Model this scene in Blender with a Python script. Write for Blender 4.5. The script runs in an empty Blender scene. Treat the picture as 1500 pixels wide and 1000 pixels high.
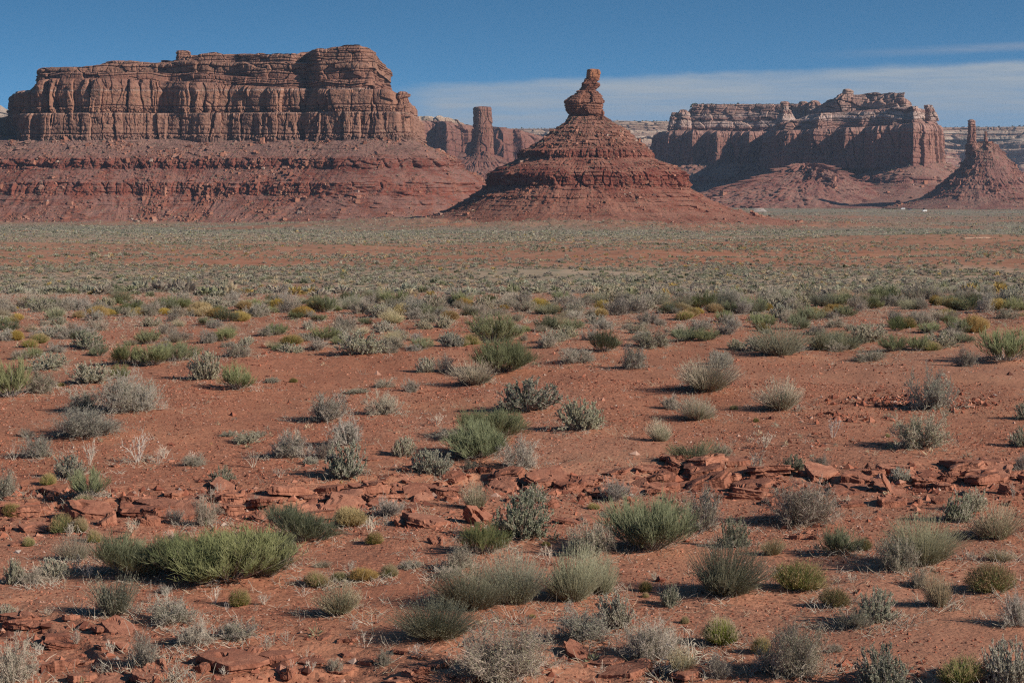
import bpy, math, random
import numpy as np
from mathutils import Vector, Matrix

# ------------------------------------------------------------------ camera, sky, sun, exposure
scene = bpy.context.scene
COL = scene.collection
F = 2920.0                     # focal length in photo pixels (photo is 1500 x 1000)
ZC = 5.1                       # eye height over the near flat
PITCH = math.atan(240.0 / F)
cam_d = bpy.data.cameras.new("camera")
cam = bpy.data.objects.new("camera", cam_d)
COL.objects.link(cam)
cam.location = (0, 0, ZC)
cam.rotation_euler = (math.radians(90) - PITCH, 0, 0)
cam_d.sensor_width = 36.0
cam_d.lens = 36.0 * F / 1500.0
cam_d.clip_start = 0.5
cam_d.clip_end = 40000
scene.camera = cam

SUN_EL = math.radians(27.0)
SUN_AZ = math.radians(63.0)    # to the right of the direction from scene to camera
SUN_V = Vector((math.sin(SUN_AZ) * math.cos(SUN_EL), -math.cos(SUN_AZ) * math.cos(SUN_EL), math.sin(SUN_EL)))
sun_d = bpy.data.lights.new("sun", 'SUN')
sun_d.energy = 4.4
sun_d.angle = math.radians(0.5)
sun_d.color = (1.0, 0.90, 0.78)
sun = bpy.data.objects.new("sun", sun_d)
COL.objects.link(sun)
sun.rotation_mode = 'QUATERNION'
sun.rotation_quaternion = SUN_V.to_track_quat('Z', 'Y')
sun.location = (300, -200, 300)

scene.view_settings.view_transform = 'Standard'
scene.view_settings.look = 'None'
scene.view_settings.gamma = 1
scene.view_settings.exposure = 0.58
scene.cycles.use_denoising = False
scene.cycles.denoiser = 'OPENIMAGEDENOISE'
scene.cycles.denoising_input_passes = 'RGB_ALBEDO_NORMAL'
scene.cycles.denoising_prefilter = 'ACCURATE'
scene.cycles.filter_width = 1.2
scene.cycles.max_bounces = 5
scene.cycles.diffuse_bounces = 3
scene.cycles.transmission_bounces = 3
scene.cycles.volume_bounces = 0


class NT:
    """small helper to write node trees"""
    def __init__(self, tree):
        self.t = tree
        self.t.nodes.clear()

    def n(self, typ, **kw):
        nd = self.t.nodes.new(typ)
        for k, v in kw.items():
            if k == 'ins':
                for i, val in v.items():
                    self.set(nd, i, val)
            else:
                setattr(nd, k, v)
        return nd

    def set(self, nd, i, val):
        s = nd.inputs[i]
        if isinstance(val, bpy.types.NodeSocket):
            self.t.links.new(val, s)
        elif isinstance(val, bpy.types.Node):
            self.t.links.new(val.outputs[0], s)
        else:
            if isinstance(val, tuple) and len(val) == 3 and s.type == 'RGBA':
                val = val + (1.0,)
            s.default_value = val

    def math(self, op, a, b=None, c=None, clamp=False):
        nd = self.n('ShaderNodeMath', operation=op, use_clamp=clamp)
        self.set(nd, 0, a)
        if b is not None:
            self.set(nd, 1, b)
        if c is not None:
            self.set(nd, 2, c)
        return nd.outputs[0]

    def mix(self, fac, a, b, blend='MIX'):
        nd = self.n('ShaderNodeMix', data_type='RGBA', blend_type=blend, clamp_factor=True)
        self.set(nd, 0, fac)
        self.set(nd, 6, a)
        self.set(nd, 7, b)
        return nd.outputs[2]

    def rng(self, v, a, b, c=0.0, d=1.0, smooth=True):
        nd = self.n('ShaderNodeMapRange', interpolation_type='SMOOTHSTEP' if smooth else 'LINEAR')
        for i, x in enumerate((v, a, b, c, d)):
            self.set(nd, i, x)
        return nd.outputs[0]

    def noise(self, vec, scale, detail=3.0, rough=0.55, out=0):
        nd = self.n('ShaderNodeTexNoise')
        self.set(nd, 'Vector', vec)
        self.set(nd, 'Scale', scale)
        self.set(nd, 'Detail', detail)
        self.set(nd, 'Roughness', rough)
        return nd.outputs[out]

    def vmul(self, v, xyz):
        nd = self.n('ShaderNodeVectorMath', operation='MULTIPLY')
        self.set(nd, 0, v)
        self.set(nd, 1, xyz)
        return nd.outputs[0]

    def ramp(self, fac, stops, interp='LINEAR'):
        nd = self.n('ShaderNodeValToRGB')
        cr = nd.color_ramp
        cr.interpolation = interp
        while len(cr.elements) < len(stops):
            cr.elements.new(0.5)
        for e, (p, c) in zip(cr.elements, stops):
            e.position = p
            e.color = tuple(c) + (1.0,)
        self.set(nd, 0, fac)
        return nd.outputs[0]


world = bpy.data.worlds.new("World")
scene.world = world
world.use_nodes = True
w = NT(world.node_tree)
tc = w.n('ShaderNodeTexCoord')
sep = w.n('ShaderNodeSeparateXYZ')
w.set(sep, 0, tc.outputs['Generated'])
vx, vy, vz = sep.outputs
# the deep blue of a dry high-desert sky: air looked up higher than the horizon glow
comb = w.n('ShaderNodeCombineXYZ')
w.set(comb, 0, vx)
w.set(comb, 1, vy)
w.set(comb, 2, w.math('MULTIPLY_ADD', vz, 4.2, 0.14))
nrm_ = w.n('ShaderNodeVectorMath', operation='NORMALIZE')
w.set(nrm_, 0, comb)
sky = w.n('ShaderNodeTexSky', sky_type='NISHITA', sun_disc=False, sun_elevation=SUN_EL,
          sun_rotation=math.pi - SUN_AZ, altitude=1500, air_density=1.0, dust_density=0.2, ozone_density=2.0)
w.set(sky, 0, nrm_)
skyc = w.mix(1.0, sky.outputs[0], (0.37, 0.78, 0.87), 'MULTIPLY')
ysafe = w.math('MAXIMUM', vy, 0.02)
az = w.math('DIVIDE', vx, ysafe)
el = w.math('DIVIDE', vz, ysafe)
cv = w.n('ShaderNodeCombineXYZ')
w.set(cv, 0, az)
w.set(cv, 1, el)
edge_n = w.noise(w.vmul(cv, (30.0, 120.0, 1.0)), 1.0, 8.0, 0.7)
top = w.math('MULTIPLY_ADD', az, 0.040, 0.0487)
top = w.math('ADD', top, w.math('MULTIPLY', w.math('SUBTRACT', edge_n, 0.5), 0.0055))
below = w.math('SUBTRACT', top, el)
bank = w.math('MULTIPLY', w.rng(below, -0.0008, 0.0042), w.rng(az, -0.068, -0.030))
bank = w.math('MULTIPLY', bank, w.rng(vy, 0.05, 0.3))
body = w.noise(w.vmul(cv, (10.0, 130.0, 1.0)), 1.0, 8.0, 0.65)
bank = w.math('MULTIPLY', bank, w.rng(body, 0.28, 0.70, 0.50, 1.0), clamp=True)
st_c = w.math('SUBTRACT', el, w.math('MULTIPLY_ADD', az, 0.045, 0.0535))
st = w.math('MULTIPLY', w.rng(w.math('ABSOLUTE', st_c), 0.0034, 0.0002), w.rng(az, 0.13, 0.25))
st = w.math('MULTIPLY', st, w.math('MULTIPLY_ADD', w.noise(w.vmul(cv, (14.0, 260.0, 1.0)), 1.0, 7.0, 0.7), 1.1, -0.2), clamp=True)
cloud_lit = w.ramp(w.rng(below, 0.0, 0.030, smooth=False), [(0.0, (2.55, 2.86, 3.16)), (1.0, (1.80, 2.30, 2.90))])
skyc = w.mix(bank, skyc, cloud_lit)
skyc = w.mix(st, skyc, (2.1, 2.4, 2.95))
bg = w.n('ShaderNodeBackground')
w.set(bg, 0, skyc)
w.set(bg, 1, 0.10)
wo = w.n('ShaderNodeOutputWorld')
w.set(wo, 0, bg)

# ------------------------------------------------------------------ view geometry
CP, SP = math.cos(PITCH), math.sin(PITCH)


def at(px, py, Y):
    """world point seen at photo pixel (px, py) at depth Y"""
    u = (px - 750.0) / F
    v = (500.0 - py) / F
    dy = CP + v * SP
    dz = -SP + v * CP
    t = Y / dy
    return (u * t, Y, ZC + dz * t)


def zat(py, Y):
    return at(750, py, Y)[2]


def xat(px, Y):
    return (px - 750.0) / F * Y * 1.0016


# ------------------------------------------------------------------ noise in numpy
_r = np.random.RandomState(11)
PERM = _r.permutation(256).astype(np.int32)
PERM = np.concatenate([PERM, PERM, PERM])
_g = _r.normal(size=(256, 3))
GRAD = (_g / np.linalg.norm(_g, axis=1)[:, None]).astype(np.float32)
RND = _r.rand(4, 256).astype(np.float32)


def pn(x, y, z=0.0):
    x, y, z = np.broadcast_arrays(np.asarray(x, np.float64), np.asarray(y, np.float64), np.asarray(z, np.float64))
    xi, yi, zi = np.floor(x), np.floor(y), np.floor(z)
    fx, fy, fz = (x - xi).astype(np.float32), (y - yi).astype(np.float32), (z - zi).astype(np.float32)
    xi, yi, zi = xi.astype(np.int64) & 255, yi.astype(np.int64) & 255, zi.astype(np.int64) & 255
    ux, uy, uz = [f * f * f * (f * (f * 6 - 15) + 10) for f in (fx, fy, fz)]
    out = 0
    for i in (0, 1):
        wx = ux if i else 1 - ux
        a = PERM[(xi + i) & 255]
        for j in (0, 1):
            wy = wx * (uy if j else 1 - uy)
            b = PERM[a + ((yi + j) & 255)]
            for k in (0, 1):
                g = GRAD[PERM[b + ((zi + k) & 255)]]
                d = g[..., 0] * (fx - i) + g[..., 1] * (fy - j) + g[..., 2] * (fz - k)
                out = out + d * wy * (uz if k else 1 - uz)
    return out * 1.5


def fbm(x, y, z=0.0, o=4, g=0.5, l=2.07):
    a, tot, out = 1.0, 0.0, 0
    for k in range(o):
        out = out + a * pn(x + 17.3 * k, y - 9.1 * k, z + 5.7 * k)
        tot += a
        a *= g
        x, y, z = x * l, y * l, z * l
    return out / tot


def ridge(x, y, z=0.0, o=3):
    a, tot, out = 1.0, 0.0, 0
    for k in range(o):
        out = out + a * (1 - 2 * np.abs(pn(x + 31.3 * k, y + 3.1 * k, z)))
        tot += a
        a *= 0.5
        x, y, z = x * 2.1, y * 2.1, z * 2.1
    return out / tot


def cells(x, y, seed=0, jit=0.85):
    """2-D cellular noise: nearest, second nearest distance, random value of nearest cell"""
    x, y = np.broadcast_arrays(np.asarray(x, np.float64), np.asarray(y, np.float64))
    xi, yi = np.floor(x).astype(np.int64), np.floor(y).astype(np.int64)
    fx, fy = (x - xi).astype(np.float32), (y - yi).astype(np.float32)
    f1 = np.full(x.shape, 9.0, np.float32)
    f2 = np.full(x.shape, 9.0, np.float32)
    rv = np.zeros(x.shape, np.float32)
    for i in (-1, 0, 1):
        for j in (-1, 0, 1):
            h = PERM[PERM[(xi + i + seed * 37) & 255] + ((yi + j) & 255)]
            dx = i + 0.5 + (RND[0][h] - 0.5) * jit - fx
            dy = j + 0.5 + (RND[1][h] - 0.5) * jit - fy
            d = np.sqrt(dx * dx + dy * dy)
            near = d < f1
            f2 = np.where(near, f1, np.minimum(f2, d))
            rv = np.where(near, RND[2][h], rv)
            f1 = np.where(near, d, f1)
    return f1, f2, rv


def sstep(a, b, x):
    t = np.clip((x - a) / (b - a), 0, 1)
    return t * t * (3 - 2 * t)


# ------------------------------------------------------------------ mesh helpers
def mesh(name, V, faces, mat, smooth=False, attr=None):
    me = bpy.data.meshes.new(name)
    V = np.asarray(V, np.float32).reshape(-1, 3)
    if not isinstance(faces, list):
        faces = [faces]
    faces = [np.asarray(f, np.int32) for f in faces if len(f)]
    loops = np.concatenate([f.ravel() for f in faces])
    sizes = np.concatenate([np.full(len(f), f.shape[1], np.int32) for f in faces])
    starts = np.concatenate([[0], np.cumsum(sizes)[:-1]]).astype(np.int32)
    me.vertices.add(len(V))
    me.vertices.foreach_set("co", V.ravel())
    me.loops.add(len(loops))
    me.loops.foreach_set("vertex_index", loops)
    me.polygons.add(len(sizes))
    me.polygons.foreach_set("loop_start", starts)
    if attr is not None:
        for k, arr in attr.items():
            arr = np.asarray(arr, np.float32)
            if arr.ndim == 1:
                a = me.attributes.new(k, 'FLOAT', 'POINT')
                a.data.foreach_set("value", arr)
            else:
                a = me.attributes.new(k, 'FLOAT_COLOR', 'POINT')
                a.data.foreach_set("color", np.c_[arr, np.ones(len(arr))].astype(np.float32).ravel())
    me.update(calc_edges=True)
    me.polygons.foreach_set("use_smooth", np.full(len(sizes), smooth))
    if mat is not None:
        me.materials.append(mat)
    return me


def link(name, me, parent=None, loc=None):
    o = bpy.data.objects.new(name, me)
    COL.objects.link(o)
    if parent is not None:
        o.parent = parent
    if loc is not None:
        o.location = loc
    return o


def tag(o, label=None, cat=None, group=None, kind=None):
    if label:
        o["label"] = label
    if cat:
        o["category"] = cat
    if group:
        o["group"] = group
    if kind:
        o["kind"] = kind
    return o


def grid_quads(m, n, wrap=True):
    """faces of an m x n grid of vertices, row major"""
    i = np.arange(m - 1)[:, None] * n
    j = np.arange(n if wrap else n - 1)[None, :]
    j2 = (j + 1) % n
    return np.stack([i + j, i + j2, i + n + j2, i + n + j], -1).reshape(-1, 4)


# ------------------------------------------------------------------ materials
def new_mat(name):
    m = bpy.data.materials.new(name)
    m.use_nodes = True
    return m, NT(m.node_tree)


def finish(t, color, rough=0.9, bump=None, spec=0.15):
    p = t.n('ShaderNodeBsdfPrincipled')
    t.set(p, 'Base Color', color)
    t.set(p, 'Roughness', rough)
    t.set(p, 'Specular IOR Level', spec)
    if bump is not None:
        t.set(p, 'Normal', bump)
    o = t.n('ShaderNodeOutputMaterial')
    t.set(o, 0, p)


def rock_mat(name, z0, z1, stops, streak=0.0, mott=0.35, scale=1.0, debris=None, scrub=0.0, wob=2.0, tint=(0.78, 0.765, 0.79)):
    m, t = new_mat(name)
    geo = t.n('ShaderNodeNewGeometry')
    pos = geo.outputs['Position']
    sp = t.n('ShaderNodeSeparateXYZ')
    t.set(sp, 0, pos)
    zz = sp.outputs[2]
    n1 = t.noise(pos, 0.02 / scale, 4.0)
    zw = t.math('MULTIPLY_ADD', t.math('SUBTRACT', n1, 0.5), wob * 4.0, zz)
    fac = t.math('DIVIDE', t.math('SUBTRACT', zw, z0), z1 - z0)
    stops = [(p, (c[0] * tint[0], c[1] * tint[1], c[2] * tint[2])) for p, c in stops]
    col = t.ramp(fac, stops)
    # thin beds: stretched noise, fine in height
    beds = t.noise(t.vmul(pos, (0.010 / scale, 0.010 / scale, 0.42 / scale)), 1.0, 4.0, 0.7)
    col = t.mix(t.rng(beds, 0.38, 0.66, 0.0, 0.42), col, t.mix(1.0, col, (0.58, 0.50, 0.50), 'MULTIPLY'))
    beds2 = t.noise(t.vmul(pos, (0.006 / scale, 0.006 / scale, 0.9 / scale)), 1.0, 2.0, 0.6)
    col = t.mix(t.rng(beds2, 0.60, 0.72, 0.0, 0.40), col, t.mix(0.5, col, (0.46, 0.34, 0.29)))
    fan_ = t.noise(t.vmul(pos, (0.045 / scale, 0.045 / scale, 0.012 / scale)), 1.0, 5.0, 0.6)
    col = t.mix(t.rng(fan_, 0.54, 0.66, 0.0, 0.5), col, t.mix(1.0, col, (0.66, 0.70, 0.74), 'MULTIPLY'))
    col = t.mix(t.rng(fan_, 0.46, 0.34, 0.0, 0.5), col, t.mix(0.45, col, (0.42, 0.235, 0.165)))
    mo = t.noise(pos, 0.16 / scale, 5.0, 0.65)
    col = t.mix(t.rng(mo, 0.35, 0.72, 0.0, mott), col, t.mix(1.0, col, (0.52, 0.46, 0.46), 'MULTIPLY'))
    mo2 = t.noise(pos, 0.7 / scale, 3.0, 0.7)
    col = t.mix(t.rng(mo2, 0.50, 0.75, 0.0, 0.35), col, t.mix(0.4, col, (0.55, 0.36, 0.28)))
    if streak:
        sv = t.noise(t.vmul(pos, (0.20 / scale, 0.20 / scale, 0.018 / scale)), 1.0, 4.0, 0.65)
        col = t.mix(t.rng(sv, 0.50, 0.66, 0.0, streak), col, (0.085, 0.050, 0.042))
    if debris is not None:
        nz = t.n('ShaderNodeSeparateXYZ')
        t.set(nz, 0, geo.outputs['Normal'])
        fl = t.rng(nz.outputs[2], 0.55, 0.85, 0.0, 0.75)
        dn = t.noise(pos, 0.05 / scale, 4.0, 0.6)
        fl = t.math('MULTIPLY', fl, t.rng(dn, 0.35, 0.6))
        col = t.mix(fl, col, debris)
    if scrub:
        vo = t.n('ShaderNodeTexVoronoi', feature='F1')
        t.set(vo, 'Vector', pos)
        t.set(vo, 'Scale', 0.20 / scale)
        s = t.math('MULTIPLY', t.rng(vo.outputs['Distance'], 0.30, 0.12), scrub)
        col = t.mix(s, col, (0.10, 0.11, 0.07))
    b = t.n('ShaderNodeBump')
    t.set(b, 'Strength', 0.8)
    t.set(b, 'Distance', 1.4 * scale)
    t.set(b, 'Height', t.noise(pos, 0.45 / scale, 6.0, 0.75))
    finish(t, col, 0.95, b.outputs[0], 0.05)
    return m


def leaf_mat(name, c1, c2, trans=0.25, var=0.5, ccore=None):
    """plant stuff: tone drifts from piece to piece and from plant to plant"""
    m, t = new_mat(name)
    geo = t.n('ShaderNodeNewGeometry')
    oi = t.n('ShaderNodeObjectInfo')
    col = t.mix(geo.outputs['Random Per Island'], c1, c2)
    r = oi.outputs['Random']
    hsv = t.n('ShaderNodeHueSaturation')
    t.set(hsv, 'Color', col)
    t.set(hsv, 'Hue', t.rng(r, 0.0, 1.0, 0.488, 0.512, False))
    r2 = t.math('FRACT', t.math('MULTIPLY', r, 17.31))
    t.set(hsv, 'Value', t.rng(r2, 0.0, 1.0, 1.0 - var * 0.5, 1.0 + var * 0.35, False))
    r3 = t.math('FRACT', t.math('MULTIPLY', r, 91.7))
    t.set(hsv, 'Saturation', t.rng(r3, 0.0, 1.0, 0.75, 1.15, False))
    col = hsv.outputs[0]
    d = t.n('ShaderNodeBsdfDiffuse')
    t.set(d, 0, col)
    tr = t.n('ShaderNodeBsdfTranslucent')
    t.set(tr, 0, col)
    mx = t.n('ShaderNodeMixShader')
    t.set(mx, 0, trans)
    t.set(mx, 1, d)
    t.set(mx, 2, tr)
    o = t.n('ShaderNodeOutputMaterial')
    t.set(o, 0, mx)
    return m


# ------------------------------------------------------------------ the ground
PROF = [(-200, 3.0), (0, 0.6), (10, 0.05), (20, 0.0), (34, 0.02), (45, 0.22), (58, 0.40), (70, 0.25), (84, 0.1), (100, -0.85), (130, -2.75),
        (170, -4.6), (205, -5.75), (240, -6.75), (320, -8.6), (420, -10.75), (520, -12.6), (700, -16.6), (1000, -23.1), (1400, -31.6),
        (1700, -34.5), (2000, -35.5), (2600, -38.2), (3000, -39.5), (4000, -45.0), (6000, -52), (7500, -56), (10000, -62)]
PX_, PZ_ = np.array(PROF).T


def flat_point(px, py):
    d = at(px, py, 1.0)
    t = ZC / (ZC - d[2])
    return d[0] * t, t


LEDGE = [(-300, 738), (130, 742), (250, 740), (330, 735), (400, 746), (520, 727), (620, 716), (700, 702), (800, 716), (900, 708),
         (1000, 700), (1100, 713), (1200, 706), (1300, 713), (1400, 706), (1800, 704)]
LEDGE2 = [(-300, 925), (60, 922), (130, 950), (210, 985), (340, 987), (430, 982), (520, 985), (640, 1000), (860, 975), (1010, 988), (1150, 1000), (1800, 1030)]
L1 = np.array([flat_point(*p) for p in LEDGE])
L2 = np.array([flat_point(*p) for p in LEDGE2])


def ground(x, y):
    if np.ndim(x) == 0 and np.ndim(y) == 0:
        return ground(np.array([x]), np.array([y]))[0]
    x, y = np.broadcast_arrays(np.asarray(x, np.float64), np.asarray(y, np.float64))
    z = np.interp(y, PX_, PZ_)
    near = 1 - sstep(75, 110, y)
    mid = sstep(90, 200, y) * (1 - sstep(1500, 2500, y))
    far = sstep(900, 1600, y)
    z = z + near * (0.16 * fbm(x / 7.0, y / 9.0, 1.5, 3) + 0.05 * fbm(x / 1.3, y / 1.6, 3.2, 3))
    jag = 0.40 * pn(x / 0.9, 3.3) + 0.10 * pn(x / 0.3, 8.3)
    for L, hgt, sd in ((L1, 0.26, 0.0), (L2, 0.20, 40.0)):
        yl = np.interp(x, L[:, 0], L[:, 1]) + 0.9 * pn(x / 2.6, sd + 0.5) + jag
        hh = hgt * (0.75 + 0.5 * pn(x / 3.0, sd + 7.7))
        for q in (0.0, 0.9, 1.9):
            z = z + near * hh * (0.55, 0.28, 0.17)[int(q + 0.2)] * (sstep(-0.10, 0.10, y - yl - q * 0.7 + 0.5 * q * pn(x / 1.1, q * 5)) - 0.5)
    rough = 1 - sstep(50, 75, y)
    z = z + rough * (0.013 * fbm(x / 0.35, y / 0.35, 0.3, 4, 0.65) + 0.03 * np.maximum(0, pn(x / 0.9, y / 0.8, 4.4)) * sstep(0.0, 0.3, pn(x / 4.0, y / 5.0, 6.6)))
    z = z + mid * (fbm(x / 55.0, y / 70.0, 5.0, 3) * np.minimum(1.6, y / 260.0) + 0.25 * fbm(x / 11.0, y / 14.0, 2.0, 2))
    # the low rise on the right that hides a piece of the plain
    z = z + 2.3 * np.exp(-((y - 520 - 0.1 * x) / 90.0) ** 2) * sstep(30, 95, x - 0.02 * y)
    # shallow washes and low red banks far out
    z = z + far * (2.2 * ridge(x / 260.0, y / 520.0, 3.0, 3) * sstep(-100, 250, x - 0.05 * y) + 1.0 * fbm(x / 90.0, y / 150.0, 9.0, 3))
    # red swells around the foot of the middle butte
    bx, by = xat(862, 1520), 1520.0
    r = np.hypot(x - bx, y - by)
    z = z + (1.0 - sstep(105, 330, r)) * (4.5 * ridge(x / 34.0, y / 50.0, 1.0, 3) + 4.5 - 3.0 * sstep(0, 120, x - bx))
    for mx, my, mr, mh in MOUNDS:
        i = np.nonzero((np.abs(y - my) < 2.2 * mr) & (np.abs(x - mx) < 2.2 * mr))
        if len(i[0]):
            z[i] += mh * np.exp(-((x[i] - mx) ** 2 + (y[i] - my) ** 2) / (0.6 * mr * mr))
    return z


_HY = np.exp(np.linspace(math.log(6.0), math.log(9000.0), 900))


MOUNDS = []            # little rises of sand caught round the shrubs: x, y, radius, height


def hit(px, py):
    """where the sight line of a photo pixel meets the ground"""
    d = at(px, py, 1.0)
    Y = _HY
    for n in (48, 48, 0):
        below = ZC + (d[2] - ZC) * Y <= ground(d[0] * Y, Y)
        i = int(np.argmax(below)) if below.any() else len(Y) - 1
        b = Y[i]
        if n == 0:
            break
        Y = np.linspace(Y[max(i - 1, 0)], b, n)
    return d[0] * b, b, float(ground(d[0] * b, b))


def ground_mat():
    m, t = new_mat("desert_soil")
    geo = t.n('ShaderNodeNewGeometry')
    pos = geo.outputs['Position']
    sp = t.n('ShaderNodeSeparateXYZ')
    t.set(sp, 0, pos)
    yy = sp.outputs[1]
    big = t.noise(pos, 0.22, 6.0, 0.62)
    col = t.mix(t.rng(big, 0.38, 0.62), (0.275, 0.100, 0.058), (0.40, 0.170, 0.096))
    med = t.noise(pos, 1.7, 5.0, 0.7)
    col = t.mix(t.rng(med, 0.42, 0.70, 0.0, 0.7), col, (0.235, 0.088, 0.054))
    # gravel grains
    v1 = t.n('ShaderNodeTexVoronoi', feature='F1')
    t.set(v1, 'Vector', pos)
    t.set(v1, 'Scale', 16.0)
    grain = t.ramp(t.n('ShaderNodeSeparateColor', ins={0: v1.outputs['Color']}).outputs[0],
                   [(0.0, (0.15, 0.055, 0.036)), (0.35, (0.30, 0.105, 0.060)), (0.8, (0.38, 0.145, 0.085)), (1.0, (0.42, 0.18, 0.11))])
    gm = t.rng(t.noise(pos, 0.35, 3.0), 0.36, 0.58, 0.25, 0.85)
    nearf = t.rng(yy, 60.0, 140.0, 1.0, 0.0)
    col = t.mix(t.math('MULTIPLY', gm, nearf), col, grain)
    # far off: dry grass and scrub too small to stand alone cover the soil in drifts
    p2 = t.vmul(pos, (1.0, 0.45, 0.0))
    dr = t.noise(p2, 0.013, 5.0, 0.62)
    dr2 = t.noise(p2, 0.10, 4.0, 0.65)
    cover = t.math('MAXIMUM', t.rng(yy, 420.0, 900.0, 0.3, 1.0), t.math('MULTIPLY', t.rng(yy, 78.0, 150.0), t.rng(yy, 330.0, 255.0, 0.15, 0.95)))
    cover = t.math('MULTIPLY', cover, t.rng(t.math('MULTIPLY_ADD', dr2, 0.5, dr), 0.58, 0.80, 0.35, 1.0), clamp=True)
    plant = t.mix(t.rng(dr2, 0.35, 0.65), (0.27, 0.225, 0.155), (0.36, 0.265, 0.19))
    v2 = t.n('ShaderNodeTexVoronoi', feature='F1')
    t.set(v2, 'Vector', p2)
    t.set(v2, 'Scale', 0.33)
    plant = t.mix(t.rng(v2.outputs['Distance'], 0.42, 0.18, 0.0, 0.85), plant, (0.17, 0.170, 0.115))
    # bare red slopes around the middle butte and along the mesa foot
    dd = t.n('ShaderNodeVectorMath', operation='DISTANCE')
    t.set(dd, 0, pos)
    t.set(dd, 1, (xat(862, 1520), 1520.0, -25.0))
    bare = t.math('MAXIMUM', t.rng(dd.outputs['Value'], 330.0, 190.0, 0.0, 0.5), t.rng(yy, 1560.0, 1700.0, 0.0, 0.35))
    bare = t.math('MULTIPLY', bare, t.rng(yy, 2300.0, 1900.0))
    cover = t.math('MULTIPLY', cover, t.math('SUBTRACT', 1.0, bare))
    plant = t.mix(t.rng(yy, 600.0, 1300.0, 0.0, 0.85), plant, t.mix(t.rng(dr2, 0.35, 0.65), (0.165, 0.160, 0.120), (0.225, 0.195, 0.145)))
    col = t.mix(cover, col, plant)
    b = t.n('ShaderNodeBump')
    t.set(b, 'Strength', 0.9)
    t.set(b, 'Distance', 0.03)
    hgt = t.math('ADD', t.noise(pos, 9.0, 4.0, 0.7), t.math('MULTIPLY', v1.outputs['Distance'], -0.25))
    t.set(b, 'Height', t.math('MULTIPLY', hgt, nearf))
    finish(t, col, 0.95, b.outputs[0], 0.05)
    return m


def build_ground():
    iy = np.linspace(1 / 11.0, 1 / 92.0, 560)
    Y = np.concatenate([[-60, -20, 0, 5, 9], 1 / iy, np.exp(np.linspace(math.log(92.5), math.log(9600), 420))])
    T = np.concatenate([np.linspace(-0.75, -0.29, 40), np.linspace(-0.287, 0.287, 1000), np.linspace(0.29, 0.75, 40)])
    Yg = Y[:, None] * np.ones_like(T)[None, :]
    X = T[None, :] * (np.maximum(Yg, 0) + 6.0)
    Z = ground(X, Yg)
    V = np.stack([X, Yg, Z], -1)
    q = grid_quads(len(Y), len(T), wrap=False)
    me = mesh("ground", V, q, ground_mat(), smooth=True)
    tag(link("ground", me), kind="structure")


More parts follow.
